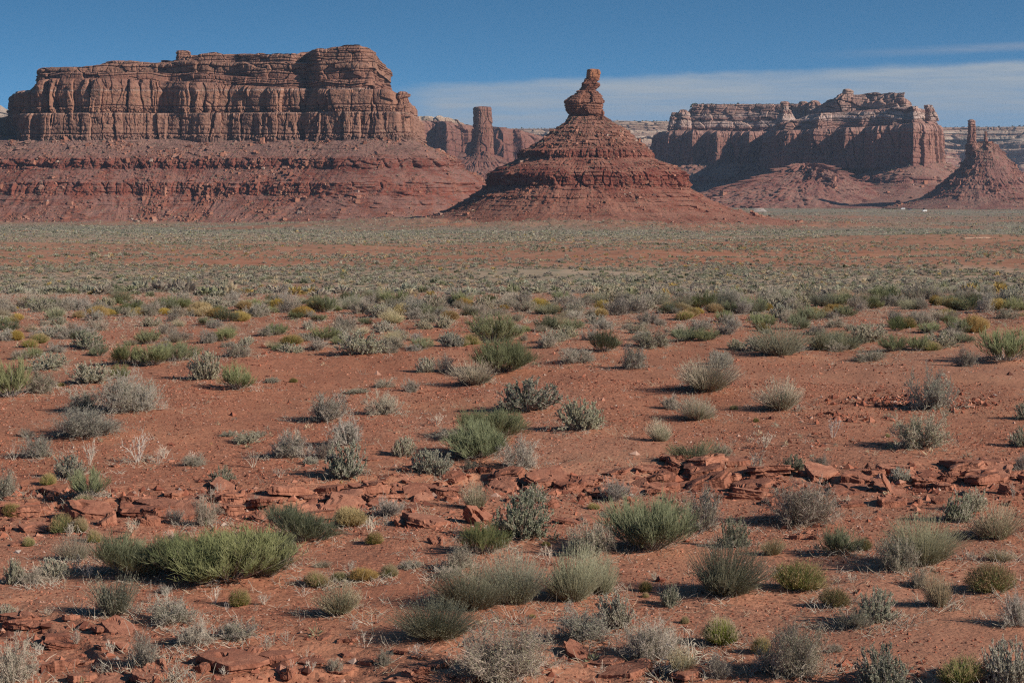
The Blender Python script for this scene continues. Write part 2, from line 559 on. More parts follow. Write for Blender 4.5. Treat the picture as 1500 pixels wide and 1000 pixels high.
# where each plant stands: kind, photo x, photo y of its foot, width, height in photo px
PLANTS = """
G 14 584 64 56|T 60 577 52 36|T 121 602 46 33|T 192 606 94 54|T 128 642 106 40|T 58 671 46 33|D 20 675 30 30|D 131 682 22 40|D 202 680 40 48|S 103 701 48 30
T 8 733 44 40|Y 71 710 24 19|G 131 738 56 44|Y 121 746 40 20|Y 17 757 28 22|Y 47 747 17 13|Y 90 781 36 30|Y 116 780 24 24|Y 138 795 24 22|Y 42 800 20 16
B 108 822 50 38|T 286 683 36 19|K 326 710 36 27|T 255 768 38 25|T 299 772 44 46|S 362 650 38 18|T 478 618 66 40|T 562 609 50 33|T 424 672 54 40|T 510 655 70 44
K 506 707 62 50|T 475 674 44 27|S 588 669 34 30|S 631 697 56 34|G 703 678 94 52|G 722 645 104 40|G 735 549 90 50|B 696 566 70 36|S 520 577 38 8|T 560 568 32 14
T 603 575 28 22|T 665 646 54 17|G 440 796 108 48|F 512 772 46 30|T 570 758 58 28|B 697 747 38 45|K 766 789 90 62|G 708 815 76 46|Y 548 797 30 19|T 765 693 72 48
K 772 607 92 44|S 855 632 70 43|B 1034 577 92 50|T 1056 540 38 24|T 981 600 36 22|B 1022 618 64 36|B 968 647 38 34|M 1014 682 72 32|T 1056 671 30 26|T 900 736 62 32
K 782 737 40 28|T 1032 780 76 64|G 948 812 128 76|T 868 815 78 43|Y 870 746 20 11|K 1075 802 40 45|B 1145 603 66 46|T 1365 602 70 58|T 1352 659 84 55|K 1163 690 34 23
T 1202 686 32 20|T 1176 770 102 60|S 1318 705 32 20|K 1402 765 44 40|S 1428 750 34 36|B 1457 793 80 52|M 1350 832 110 70|T 1316 840 60 50|G 1230 815 62 38|Y 1266 806 24 20
G 190 850 120 52|G 250 848 110 54|G 385 850 96 64|G 335 862 172 72|G 285 858 110 66|S 18 855 30 38|S 78 848 44 30|T 46 856 42 22|M 168 905 68 60|T 250 915 78 42|T 285 946 68 36|T 213 978 58 46|T 18 1004 64 66
T 345 938 62 30|Y 352 888 32 28|D 258 1000 40 34|S 8 905 32 20|D 112 948 20 32|D 315 885 26 32|Y 464 860 40 23|Y 498 851 26 17|F 533 852 40 20|B 471 831 26 14
Y 571 845 26 20|T 600 834 38 16|T 672 838 58 43|T 655 848 50 17|B 498 902 68 48|M 690 898 110 62|M 752 890 90 74|M 638 943 116 56|T 740 1004 134 86|T 563 975 26 27
D 535 952 30 32|M 838 885 100 78|M 880 872 60 60|S 905 922 54 54|T 853 947 74 54|T 950 968 92 56|A 1014 990 86 66|B 1000 990 44 36|M 1060 877 112 80|K 981 889 34 33
Y 946 867 19 19|Y 1057 947 54 45|Y 1003 913 14 13|T 1052 996 38 40|Y 1115 958 30 30|T 1122 986 32 36|Y 1169 868 76 47|Y 1222 889 40 29|K 1284 913 58 50|T 1254 922 54 28
B 1375 890 46 58|T 1346 862 36 28|Y 1450 870 68 46|T 1490 920 54 56|T 1170 994 98 80|K 1290 1014 88 68|Y 1408 1008 70 44|S 1478 1008 78 66|B 1463 823 42 18|B 1132 814 34 28
G 48 526 27 18|T 27 527 27 15|S 74 542 52 24|S 133 563 64 28|G 177 555 34 22|G 185 535 50 30|G 225 537 56 30|G 262 530 56 28|S 303 556 48 42|G 348 572 54 37
T 350 523 46 22|K 130 511 52 24|G 145 522 30 16|T 82 516 32 13|G 218 505 40 22|T 243 490 34 20|T 265 500 50 16|G 330 500 36 20|T 306 503 26 20|T 8 500 30 18
F 24 499 22 16|G 473 500 48 22|S 530 521 62 34|T 577 510 38 20|T 465 514 48 18|S 428 517 36 14|G 676 449 36 22|G 722 503 82 44|S 624 546 27 23|T 653 547 38 26
T 848 532 54 20|T 930 540 46 34|G 885 517 42 32|T 957 511 58 28|S 812 501 38 18|G 838 484 36 18|T 885 483 46 18|G 1003 500 44 20|G 1035 499 36 19|T 1072 482 34 18
G 1115 480 34 22|S 1112 515 40 22|M 1143 524 80 46|T 1058 535 38 22|G 1170 482 42 22|G 1185 472 44 24|G 1238 464 32 17|T 1224 480 36 16|S 1272 502 52 27|M 1205 514 50 30
M 1242 513 42 26|G 1320 480 38 18|G 1310 516 40 24|G 1345 515 34 24|T 1272 531 46 18|S 1375 510 48 22|F 1430 488 40 28|G 1402 488 36 22|G 1472 532 76 50|T 1416 538 36 30
Y 90 566 14 6|S 396 561 26 8|Y 430 560 12 8|D 640 624 26 20|Y 1108 618 10 8|Y 1075 600 12 8|T 1500 690 40 28|K 1498 655 34 30|K 1502 615 30 26|T 380 640 24 10
S 455 680 20 12|D 430 655 30 30|T 690 690 26 18|Y 945 875 12 10|D 30 905 30 16|Y 800 800 14 9|D 960 850 18 16|T 1420 790 30 16|T 240 870 30 14|D 410 700 22 18
Y 1300 640 10 7|D 1180 650 16 12|S 335 640 24 10|T 40 640 30 14|Y 635 768 12 9|K 880 760 20 12|D 1240 740 20 16|D 1330 780 22 14|Y 700 770 10 8|D 880 990 26 18
D 60 960 26 22|D 150 985 24 20|D 420 940 26 24|D 390 955 26 26|Y 780 905 10 8|D 610 960 22 20|T 1225 955 24 14|D 1060 690 20 18|D 330 990 22 18|T 490 985 30 18
"""

def find_mounds():
    out = []
    for it in PLANTS.replace("\n", "|").split("|"):
        if not it.strip():
            continue
        px, py, w_, h_ = map(int, it.split()[1:])
        if w_ >= 40 and py > 505:
            x, y, z = hit(px, py)
            W = w_ / F * y
            out.append((x, y + 0.3 * W, 0.75 * W, 0.075 * W))
    return out


MOUNDS += find_mounds()
build_ground()

# ------------------------------------------------------------------ rock shells
def shell(name, base, nrm, s, Z, OFF, disp, mat, parent=None, spine=None, topz=None, rings=(0.02, 0.06, 0.12, 0.22, 0.4, 0.7, 1.0), smooth=False):
    """closed wall: base (N,2), outward nrm (N,2), s (N) arc length, Z (M,N), OFF (M,N) set-out, disp(s,z,P) extra set-out; roof runs in to the spine"""
    M, N = Z.shape
    bx = base[None, :, 0] + nrm[None, :, 0] * OFF
    by = base[None, :, 1] + nrm[None, :, 1] * OFF
    S = np.broadcast_to(s[None, :], (M, N))
    D = disp(S, Z, bx, by)
    bx = bx + nrm[None, :, 0] * D
    by = by + nrm[None, :, 1] * D
    rows = [np.stack([bx, by, Z], -1)]
    if spine is not None:
        ex, ey, ez = bx[-1], by[-1], Z[-1]
        R = []
        for r in rings:
            x = ex * (1 - r) + spine[:, 0] * r
            y = ey * (1 - r) + spine[:, 1] * r
            R.append(np.stack([x, y, topz(x, y, r, ez)], -1))
        rows.append(np.array(R))
    V = np.concatenate(rows, 0)
    q = grid_quads(V.shape[0], N, wrap=True)
    me = mesh(name, V.reshape(-1, 3), q, mat, smooth=smooth)
    return link(name, me, parent), V


def loop_from(front, backY, n, nb=60, smooth=3, back_in=0.0):
    """closed plan line: front polyline of (px, Y) sampled n times, straight back"""
    P = np.array([(xat(a, b), b) for a, b in front])
    seg = np.r_[0, np.cumsum(np.hypot(*np.diff(P, axis=0).T))]
    sn = np.linspace(0, seg[-1], n)
    fx, fy = np.interp(sn, seg, P[:, 0]), np.interp(sn, seg, P[:, 1])
    k = max(3, int(n * smooth / 100))
    ker = np.hanning(k + 2)[1:-1]
    ker /= ker.sum()
    pad = lambda v: np.r_[2 * v[0] - v[k:0:-1], v, 2 * v[-1] - v[-2:-k - 2:-1]]
    fx = np.convolve(pad(fx), ker, 'same')[k:-k]
    fy = np.convolve(pad(fy), ker, 'same')[k:-k]
    tb = np.linspace(0, 1, nb + 2)[1:-1]
    b0, b1 = fx[-1] - back_in, fx[0] + back_in
    x = np.r_[fx, np.full(8, b0) * 0 + np.linspace(fx[-1], b0, 10)[1:-1], b0 + (b1 - b0) * tb, np.linspace(b1, fx[0], 10)[1:-1]]
    y = np.r_[fy, np.linspace(fy[-1], backY, 10)[1:-1], np.full(nb, float(backY)), np.linspace(backY, fy[0], 10)[1:-1]]
    B = np.stack([x, y], -1)
    s = np.r_[0, np.cumsum(np.hypot(*np.diff(B, axis=0).T))]
    t = np.roll(B, -3, 0) - np.roll(B, 3, 0)
    t /= np.linalg.norm(t, axis=1)[:, None] + 1e-9
    nr = np.stack([t[:, 1], -t[:, 0]], -1)
    for _ in range(6):
        nr = (np.roll(nr, 2, 0) + nr + np.roll(nr, -2, 0)) / 3
    nr /= np.linalg.norm(nr, axis=1)[:, None] + 1e-9
    return B, nr, s


def pxof(x, y):
    return 750 + F * x / np.maximum(y, 1.0)


def bed_fn(z0, z1, thick, seed, amp, groove=0.8):
    r = np.random.RandomState(seed)
    edges = [z0]
    while edges[-1] < z1:
        edges.append(edges[-1] + thick * (0.4 + 1.3 * r.rand()))
    e = np.array(edges)
    d = (r.rand(len(e) + 1) - 0.5) * 2 * amp

    def f(z):
        i = np.searchsorted(e, z)
        dist = np.abs(z[..., None] - e[np.clip(np.stack([i - 1, i], -1), 0, len(e) - 1)]).min(-1)
        return d[i] - groove * np.exp(-(dist / (0.12 * thick)) ** 2)
    return f


def cliff_disp(seed, k=1.0, big=7.0, bigw=70.0, colw=20.0, colh=3.5, cola=4.0, sub=1.4, bedt=5.0, beda=0.7, groove=0.9, z0=-50, z1=200, rough=0.8, fine=()):
    """weathered sandstone wall: bays, joint-bounded columns of unequal set-out, beds, fine blocky courses (fine: height spans)"""
    bf = bed_fn(z0, z1, bedt, seed, beda, groove)

    def f(S, Z, X, Y):
        d = big * (0.25 + fbm(S / bigw, Z / 250.0, seed, 3))
        wz = 2.5 * k * pn(S / (30.0 * k), seed + 0.5)
        ws = S + 0.16 * colw * pn(S / colw, Z / (colw * 1.5), seed) + 0.10 * colw * pn(S / (0.3 * colw), Z / (colw * 0.6), seed + 2)
        deep = 0.15 + 1.1 * sstep(-0.25, 0.35, pn(S / (colw * 1.6), Z / (colw * 6), seed + 6.5))
        f1, f2, rv = cells(ws / colw + seed * 3.1, Z / (colw * colh) + rv_off(ws, colw), seed)
        bulge = np.clip(1 - (f1 / 0.8) ** 3, 0, 1)
        crack = 1 - sstep(0.0, 0.085, f2 - f1)
        d = d + cola * (0.30 * (bulge - 0.5) + 1.25 * (rv - 0.45)) - 1.1 * cola * crack * deep
        c2 = colw * 0.30
        f1, f2, rv = cells(ws / c2 + 11, Z / (c2 * 4.5), seed + 1)
        part = sstep(-0.15, 0.25, pn(S / (colw * 1.1), Z / (colw * 1.1), seed + 3.5))
        d = d + sub * part * (1.1 * (rv - 0.5) - 0.6 * (1 - sstep(0.0, 0.2, f2 - f1)))
        for a, b_ in fine:
            zz = Z + 0.5 * wz
            inb = sstep(a - 0.4, a + 0.4, zz) * (1 - sstep(b_ - 0.4, b_ + 0.4, zz))
            f1, f2, rv = cells(S / (0.24 * colw) + 5, (zz - a) / (0.55 * (b_ - a) + 0.1), seed + 4)
            d = d + inb * (1.5 * (rv - 0.35) + 0.8 - 1.5 * (1 - sstep(0.0, 0.22, f2 - f1)))
            d = d - 1.6 * np.exp(-((zz - b_) / 0.7) ** 2)
        d = d + bf(Z + wz)
        d = d + rough * (0.8 * fbm(X / (7 * k), Y / (7 * k), Z / (5 * k), 3, 0.6) + 0.6 * fbm(X / (2.2 * k), Y / (2.2 * k), Z / (1.8 * k), 3, 0.6))
        return d
    return f


def rv_off(s, wdt):
    return RND[3][(np.floor(s / wdt).astype(np.int64)) & 255] * 0.8


def talus_disp(seed, k=1.0, gul=3.0, gulw=16.0, bands=(), saw=0.9, sawt=4.0, rough=1.0, ztop=40.0, zbot=-40.0):
    """slope of broken rock: gullies grow downhill, hard bands stand out as short cliffs, fans of rubble bury parts of them"""
    def f(S, Z, X, Y):
        low = np.clip((ztop - Z) / (ztop - zbot), 0, 1)
        ws = S + 0.8 * gulw * fbm(S / (gulw * 1.9), Z / (gulw * 6.0), seed, 3)
        d = gul * (0.15 + 1.15 * low) * (ridge(ws / gulw, Z / (gulw * 4.0), seed + 0.3, 3) - 0.3)
        d = d + gul * 0.32 * ridge(ws / (gulw * 0.37), Z / (gulw * 1.2), seed + 1.3, 2) * (0.3 + low) * sstep(-0.2, 0.4, pn(S / (gulw * 2.0), Z / (gulw * 1.5), seed + 7.7))
        d = d + 6.5 * k * fbm(S / (60 * k), Z / (60 * k), seed + 4.4, 3)
        fan = sstep(-0.05, 0.22, fbm(S / (22 * k) + 0.35 * Z / (24 * k), Z / (55 * k), seed + 2.2, 4, 0.6))
        ph = (Z + 2.2 * pn(S / (35 * k), seed + 1.0) * k) / sawt
        st = ph - np.floor(ph)
        d = d + saw * (0.5 - st) * (1 - fan) * (0.5 + RND[1][np.floor(ph).astype(np.int64) & 255]) * (0.4 + 0.8 * sstep(-0.2, 0.3, pn(S / (15 * k), Z / (6 * k), seed + 8)))
        for (a, b, ht, cw) in bands:
            inb = sstep(a - 1.2 * k, a + 0.3 * k, Z) * (1 - sstep(b - 0.3 * k, b + 1.6 * k, Z))
            f1, f2, rv = cells(S / cw + seed + 0.25 * pn(S / cw, Z / cw), Z / (cw * 2.5), seed + 5)
            blk = ht * (0.45 + 1.2 * (rv - 0.5) - 0.9 * (1 - sstep(0.0, 0.15, f2 - f1)) + 0.4 * (0.5 - f1))
            zi = np.floor((Z - a) / (1.7 * k) + 0.8 * pn(S / (14 * k), seed)).astype(np.int64)
            blk = blk + 0.5 * ht * (RND[2][(zi * 7 + int(seed)) & 255] - 0.5)
            bury = fan * (0.55 + 0.45 * sstep(-0.1, 0.3, pn(S / (45 * k), Z / (30 * k), seed + 3)))
            d = d + inb * blk * (1 - bury)
            d = d + 1.4 * k * bury * inb
        d = d + rough * (1.3 * fbm(X / (7 * k), Y / (7 * k), Z / (5 * k), 4, 0.65))
        for sc, th, hh in ((6.5, 0.86, 2.2), (3.4, 0.72, 1.3), (2.0, 0.6, 0.7)):
            f1, f2, rv = cells(S / (sc * k) + 3 * sc, Z / (0.75 * sc * k) + sc, seed + int(sc * 3))
            d = d + rough * hh * k * np.where(rv > th, np.clip(1.3 - (f1 / 0.42) ** 2, 0, 1), 0) * (0.3 + 0.9 * fan)
        return d
    return f


def interp1(tab):
    a = np.array(tab, float)
    return lambda v: np.interp(v, a[:, 0], a[:, 1])


def root(name, px, Y, label, cat):
    o = bpy.data.objects.new(name, None)
    COL.objects.link(o)
    tag(o, label, cat, kind="thing")
    return o


BOULDER_SITES = []     # (points on slopes, k)


def tier(name, parent, mat, front, backY, z0, z1, n, m, disp, set_in=0.0, lean=0.0, roundtop=1.5, top_noise=1.0, top_w=9.0, smooth=1.2, dome=0.0, back_in=0.0):
    """one storey of cliff: front line of (px, Y); z0 and z1 constants or functions of photo x"""
    B, nr, s = loop_from(front, backY, n, smooth=smooth, back_in=back_in)
    B = B - nr * set_in
    px = pxof(B[:, 0], B[:, 1])
    za = np.asarray(z0(px) if callable(z0) else np.full(len(px), z0), float)
    zb = np.asarray(z1(px) if callable(z1) else np.full(len(px), z1), float)
    if dome:
        f1, f2, rv = cells(s / top_w + 3.3, 0.5 + 0 * s, int(za[0]) % 7)
        zb = zb - dome * (f1 * 1.2) ** 2 + dome * 0.5 * (rv - 0.5)
    u = np.linspace(0, 1, m)[:, None]
    Z = za[None] + (zb - za)[None] * u
    Hh = np.maximum(zb - za, 0.1)[None]
    OFF = -lean * u - roundtop * np.clip((Z - (zb[None] - 2.2 * roundtop)) / (2.2 * roundtop), 0, 1) ** 2.2
    ymid = (B[:, 1].min() + backY) / 2
    xa, xb = B[:, 0].min(), B[:, 0].max()
    w_ = min((xb - xa) * 0.35, 60)
    spine = np.stack([np.clip(B[:, 0], xa + w_, xb - w_), np.full(len(B), ymid)], -1)

    def topz(x, y, r, ez):
        zt = np.asarray(z1(pxof(x, y)) if callable(z1) else ez, float) if not dome else ez
        f1, f2, rv = cells(x / top_w, y / top_w, 3)
        return np.minimum(zt, ez + 6) + top_noise * (0.8 * (0.45 - f1) * min(1, r * 8) + 0.6 * fbm(x / 6.0, y / 6.0, 0.3, 3))
    Z = np.concatenate([Z[:1] - 4.0, Z], 0)
    OFF = np.concatenate([OFF[:1], OFF], 0)
    return shell(name, B, nr, s, Z, OFF, disp, mat, parent, spine, topz)


def talus(name, parent, mat, front, backY, levels, Yc, n, m, disp, smooth=6, back_in=0.0, sites=None, k=1.0, zs=None):
    """apron under a cliff: levels are (photo y, set-out in metres) read at depth Yc"""
    B, nr, s = loop_from(front, backY, n, smooth=smooth, back_in=back_in)
    for _ in range(25):
        nr = (np.roll(nr, 4, 0) + nr + np.roll(nr, -4, 0)) / 3
    nr /= np.linalg.norm(nr, axis=1)[:, None] + 1e-9
    if zs is None:
        L = np.array([(zat(p, Yc), o) for p, o in levels])[::-1]
    else:
        L = np.array(zs, float)
        L = L[np.argsort(L[:, 0])]
    # even steps along the slope line
    q = np.r_[0, np.cumsum(np.hypot(np.diff(L[:, 0]), np.diff(L[:, 1])))]
    qq = np.linspace(0, q[-1], m)
    Zl, Ol = np.interp(qq, q, L[:, 0]), np.interp(qq, q, L[:, 1])
    N = len(B)
    Z = np.repeat(Zl[:, None], N, 1)
    OFF = np.repeat(Ol[:, None], N, 1)
    o, V = shell(name, B, nr, s, Z, OFF, disp, mat, parent)
    if sites is not None:
        sites.append((V[:-2, :n].reshape(-1, 3), k))
    return o, V


RED = (0.30, 0.115, 0.070)
RED_D = (0.215, 0.075, 0.050)
RED_L = (0.36, 0.155, 0.095)
TAN = (0.40, 0.24, 0.165)
GREYR = (0.27, 0.165, 0.125)


def rock_mats():
    d = {}
    zt = lambda p: zat(p, 1900)
    rg = lambda p: (zt(p) - zt(335)) / (zt(70) - zt(335))
    d['left'] = rock_mat("left_mesa_rock", zt(335), zt(70), [
        (0.0, (0.33, 0.125, 0.075)), (rg(312), (0.29, 0.11, 0.07)), (rg(285), (0.26, 0.085, 0.055)), (rg(262), (0.27, 0.095, 0.062)),
        (rg(246), (0.22, 0.07, 0.048)), (rg(232), (0.24, 0.085, 0.058)), (rg(225), (0.27, 0.14, 0.105)), (rg(203), (0.30, 0.185, 0.145)),
        (rg(198), (0.34, 0.19, 0.135)), (rg(166.5), (0.35, 0.185, 0.125)), (rg(165), (0.50, 0.34, 0.26)), (rg(163.5), (0.34, 0.18, 0.12)),
        (rg(131), (0.36, 0.185, 0.12)), (rg(129.5), (0.50, 0.36, 0.29)), (rg(128), (0.33, 0.17, 0.115)), (rg(118), (0.34, 0.175, 0.12)), (rg(108), (0.29, 0.14, 0.095)), (rg(98), (0.36, 0.20, 0.135)), (1.0, (0.36, 0.195, 0.13))],
        streak=0.7, debris=(0.235, 0.130, 0.105), scrub=0.35, wob=0.6)
    zt2 = lambda p: zat(p, 1500)
    rg2 = lambda p: (zt2(p) - zt2(345)) / (zt2(172) - zt2(345))
    d['butte'] = rock_mat("middle_butte_rock", zt2(345), zt2(172), [
        (0.0, (0.32, 0.12, 0.072)), (rg2(300), (0.27, 0.10, 0.064)), (rg2(274), (0.23, 0.075, 0.050)), (rg2(252), (0.22, 0.066, 0.045)),
        (rg2(232), (0.255, 0.095, 0.066)), (rg2(221), (0.21, 0.068, 0.048)), (rg2(212), (0.26, 0.11, 0.078)), (rg2(180), (0.28, 0.135, 0.097)), (1.0, (0.30, 0.145, 0.10))],
        streak=0.15, debris=(0.28, 0.135, 0.095), scrub=0.35, scale=0.8)
    d['spire'] = rock_mat("spire_rock", zt2(172), zt2(100), [
        (0.0, (0.27, 0.12, 0.080)), (0.25, (0.33, 0.16, 0.105)), (0.5, (0.31, 0.145, 0.095)), (0.72, (0.27, 0.115, 0.075)), (0.82, (0.46, 0.205, 0.105)), (1.0, (0.48, 0.22, 0.115))],
        streak=0.3, scale=0.5, wob=0.5)
    zt3 = lambda p: zat(p, 3100)
    rg3 = lambda p: (zt3(p) - zt3(300)) / (zt3(132) - zt3(300))
    d['right'] = rock_mat("right_mesa_rock", zt3(300), zt3(132), [
        (0.0, (0.29, 0.130, 0.092)), (rg3(275), (0.26, 0.105, 0.076)), (rg3(245), (0.29, 0.14, 0.102)), (rg3(236), (0.31, 0.155, 0.11)), (rg3(200), (0.33, 0.165, 0.115)),
        (rg3(188), (0.44, 0.26, 0.19)), (rg3(180), (0.34, 0.18, 0.13)), (rg3(174), (0.60, 0.46, 0.36)), (rg3(166), (0.56, 0.41, 0.31)), (rg3(163), (0.34, 0.18, 0.13)), (rg3(158), (0.58, 0.44, 0.34)), (rg3(151), (0.42, 0.25, 0.18)), (1.0, (0.52, 0.36, 0.26))],
        streak=0.35, scale=1.5, debris=(0.27, 0.155, 0.118), scrub=0.5, tint=(0.80, 0.79, 0.88), wob=0.8)
    d['back'] = rock_mat("back_cliff_rock", -60, 130, [(0.0, (0.25, 0.105, 0.078)), (0.45, (0.27, 0.115, 0.085)), (0.5, (0.22, 0.095, 0.072)), (0.8, (0.27, 0.125, 0.092)), (1.0, (0.31, 0.165, 0.122))],
                         streak=0.5, scale=1.6, debris=(0.24, 0.13, 0.10), scrub=0.4)
    zt4 = lambda p: zat(p, 6200)
    rg4 = lambda p: (zt4(p) - zt4(290)) / (zt4(168) - zt4(290))
    d['far'] = rock_mat("plateau_rock", zt4(290), zt4(168), [
        (0.0, (0.24, 0.11, 0.08)), (rg4(245), (0.27, 0.13, 0.095)), (rg4(225), (0.30, 0.14, 0.10)), (rg4(218), (0.52, 0.36, 0.26)), (rg4(212), (0.24, 0.115, 0.085)),
        (rg4(204), (0.58, 0.45, 0.33)), (rg4(199), (0.64, 0.53, 0.40)), (rg4(194), (0.27, 0.14, 0.10)), (rg4(189), (0.64, 0.53, 0.40)), (rg4(185), (0.26, 0.16, 0.115)), (1.0, (0.42, 0.34, 0.25))],
        scale=2.5, wob=2.5, debris=(0.36, 0.25, 0.18), scrub=0.6)
    return d


ROCK = rock_mats()

# ------------------------------------------------------------------ left mesa
def left_mesa():
    r = root("mesa", 300, 1900, "long flat topped red sandstone mesa with sheer banded cliffs on the left", "mesa")
    m = ROCK['left']
    front = [(-110, 2190), (0, 2120), (20, 2030), (34, 1965), (70, 1945), (150, 1935), (240, 1950), (300, 1935), (345, 1938), (400, 1924), (450, 1920),
             (475, 1908), (540, 1900), (582, 1902), (602, 1925), (606, 2010)]
    zL0, zL1 = zat(204, 1930), zat(165, 1930)
    tier("lower_cliff", r, m, front, 2330, zL0, zL1, 1300, 80,
         cliff_disp(3, big=3.5, bigw=70, colw=11, colh=9, cola=3.4, sub=1.9, bedt=10, beda=0.5, groove=0.5, rough=1.0, fine=((zL0 - 2, zL0 + 5),)), lean=1.5, roundtop=0.8)
    up = [(22, 2060), (30, 1975), (60, 1955), (110, 1945), (150, 1940), (200, 1948), (240, 1958), (290, 1940), (345, 1946), (380, 1935), (425, 1927), (455, 1926),
          (478, 1912), (540, 1904), (575, 1906), (590, 1925), (592, 2010)]
    zt = lambda p: np.interp(p, *np.array([(20, 131), (53, 131), (57, 118), (75, 115), (200, 116), (300, 121), (375, 127), (480, 133), (575, 134), (582, 138), (600, 138)]).T)
    tier("upper_cliff", r, m, up, 2310, zL1, lambda p: ZC + (260 - zt(p)) * 1930 / F, 1200, 100,
         cliff_disp(8, big=4.5, bigw=60, colw=17, colh=7, cola=5.5, sub=2.4, bedt=11, beda=0.6, groove=0.5, rough=1.1, fine=((zL1 + 0.5, zL1 + 6.5),)), set_in=1.0, lean=1.5, roundtop=3.0)
    led = [(57, 2050), (62, 1985), (100, 1965), (150, 1958), (200, 1962), (250, 1968), (300, 1955), (345, 1954), (380, 1945), (425, 1936), (455, 1936),
           (478, 1918), (525, 1910), (543, 1912), (547, 2010)]
    zl = lambda p: np.interp(p, *np.array([(55, 106), (200, 105), (300, 108), (375, 114), (450, 119), (600, 120)]).T)
    tier("banded_ledge", r, m, led, 2290, lambda p: ZC + (260 - zt(p)) * 1930 / F - 1.5, lambda p: ZC + (260 - zl(p)) * 1935 / F, 1100, 40,
         cliff_disp(14, big=3, bigw=50, colw=14, colh=0.9, cola=2.0, sub=0.9, bedt=3.2, beda=1.4, groove=1.2), set_in=0.0, lean=1.5, roundtop=0.8)
    blk = [(60, 2040), (66, 2000), (110, 1985), (160, 1985), (230, 1990), (300, 1965), (345, 1964), (380, 1950), (425, 1942), (455, 1944),
           (472, 1926), (525, 1916), (545, 1920), (549, 2000)]
    zb = lambda p: np.interp(p, *np.array([(55, 97), (125, 97), (160, 93), (250, 92), (262, 88), (330, 92), (450, 94), (600, 96)]).T)
    tier("block_ledge", r, m, blk, 2270, lambda p: ZC + (260 - zl(p)) * 1940 / F - 1.5, lambda p: ZC + (260 - zb(p)) * 1950 / F, 1000, 40,
         cliff_disp(19, big=2.5, bigw=45, colw=16, colh=0.7, cola=3.2, sub=1.2, bedt=5.0, beda=1.1, groove=1.3), set_in=0.0, lean=0.5, roundtop=1.8, top_noise=2.0)
    cap = [(150, 2060), (158, 2035), (200, 2025), (256, 2025), (266, 1995), (300, 1985), (345, 1985), (385, 1968), (430, 1950), (452, 1965),
           (468, 1930), (530, 1920), (549, 1930), (553, 1990)]
    zc = lambda p: np.interp(p, *np.array([(60, 98), (140, 93), (165, 85), (200, 86), (230, 89), (257, 86), (272, 82), (288, 80), (300, 79), (320, 77),
                                          (345, 80), (385, 79), (392, 82), (440, 81), (455, 77), (480, 76), (497, 73), (520, 72), (540, 75), (554, 78), (560, 82)]).T)
    tier("caprock", r, m, cap, 2250, lambda p: ZC + (260 - zb(p)) * 1955 / F - 1.5, lambda p: ZC + (260 - zc(p)) * 1970 / F, 1000, 36,
         cliff_disp(23, big=3, bigw=40, colw=13, colh=0.7, cola=2.6, sub=1.2, bedt=3.6, beda=1.0, groove=1.4), lean=0.5, roundtop=2.2, top_noise=1.5, dome=1.8, top_w=13.0)
    pillar("cliff_knob", r, m, 1925, [(136, 584, 597), (139, 582, 601), (146, 582, 599), (150, 583, 601), (158, 580, 601), (164, 578, 602), (172, 574, 604)], 160, 60,
           cliff_disp(30, k=0.8, big=0.6, bigw=20, colw=8, colh=2.0, cola=1.2, sub=0.8, bedt=4, beda=0.9, groove=0.9, rough=0.7), depth=1.2)
    pillar("cap_knob", r, m, 2010, [(77, 264, 281), (80, 262, 284), (85, 262, 285), (90, 264, 284), (98, 260, 288)], 120, 34,
           cliff_disp(29, k=0.8, big=0.6, bigw=20, colw=10, colh=0.6, cola=1.0, sub=0.7, bedt=3, beda=0.9, groove=0.9, rough=0.7))
    k = 1.0
    lv = [(196, -14), (204, 3), (216, 20), (231, 42), (233, 43.5), (246, 47), (256, 60), (267, 72), (269, 73), (284, 78), (300, 96), (316, 120), (326, 142), (340, 190)]
    tf = [(-260, 2060), (-100, 2010), (20, 1965), (70, 1945), (150, 1938), (240, 1945), (345, 1940), (450, 1920), (540, 1897), (590, 1908), (604, 1940), (606, 2010)]
    zb1, zb2, zc1, zc2 = zat(246, 1890), zat(232, 1890), zat(284, 1860), zat(268, 1860)
    talus("talus_slope", r, m, tf, 2380, lv, 1870, 1500, 300,
          talus_disp(5, gul=5.0, gulw=23, bands=((zb1, zb2, 3.2, 7.0), (zc1, zc2, 2.8, 8.0)), ztop=zat(204, 1900), zbot=zat(335, 1800), rough=1.6), sites=BOULDER_SITES)



# ------------------------------------------------------------------ middle butte with its balanced spire
def polar(n_front, n_back, yaw=0.0):
    a = np.r_[np.linspace(-math.pi * 1.08, math.pi * 0.08, n_front, endpoint=False), np.linspace(math.pi * 0.08, math.pi * 0.92, n_back, endpoint=False)]
    return a


def cone(name, parent, mat, cx, Y, rows, n, m, disp, Rref, sites=None, k=1.0):
    """slope turned about a point: rows of (photo y, left px, right px)"""
    a = polar(n, n // 5)
    c0 = (xat(cx, Y), Y)
    R = np.array([(ZC + (260 - p) * Y / F, (cx - l) * Y / F, (r_ - cx) * Y / F) for p, l, r_ in rows])[::-1]
    rm = (R[:, 1] + R[:, 2]) / 2
    q = np.r_[0, np.cumsum(np.hypot(np.diff(R[:, 0]), np.diff(rm)))]
    qq = np.linspace(0, q[-1], m)
    z = np.interp(qq, q, R[:, 0])
    rl, rr = np.interp(qq, q, R[:, 1]), np.interp(qq, q, R[:, 2])
    nr = np.stack([np.cos(a), np.sin(a)], -1)
    wgt = (nr[:, 0] + 1) / 2
    OFF = rl[:, None] * (1 - wgt)[None] + rr[:, None] * wgt[None]
    Z = np.repeat(z[:, None], len(a), 1)
    B = np.repeat(np.array([c0]), len(a), 0)
    s = (a + 4) * Rref
    o, V = shell(name, B, nr, s, Z, OFF, disp, mat, parent)
    if sites is not None:
        sites.append((V[:-2, :n].reshape(-1, 3), k))
    return o


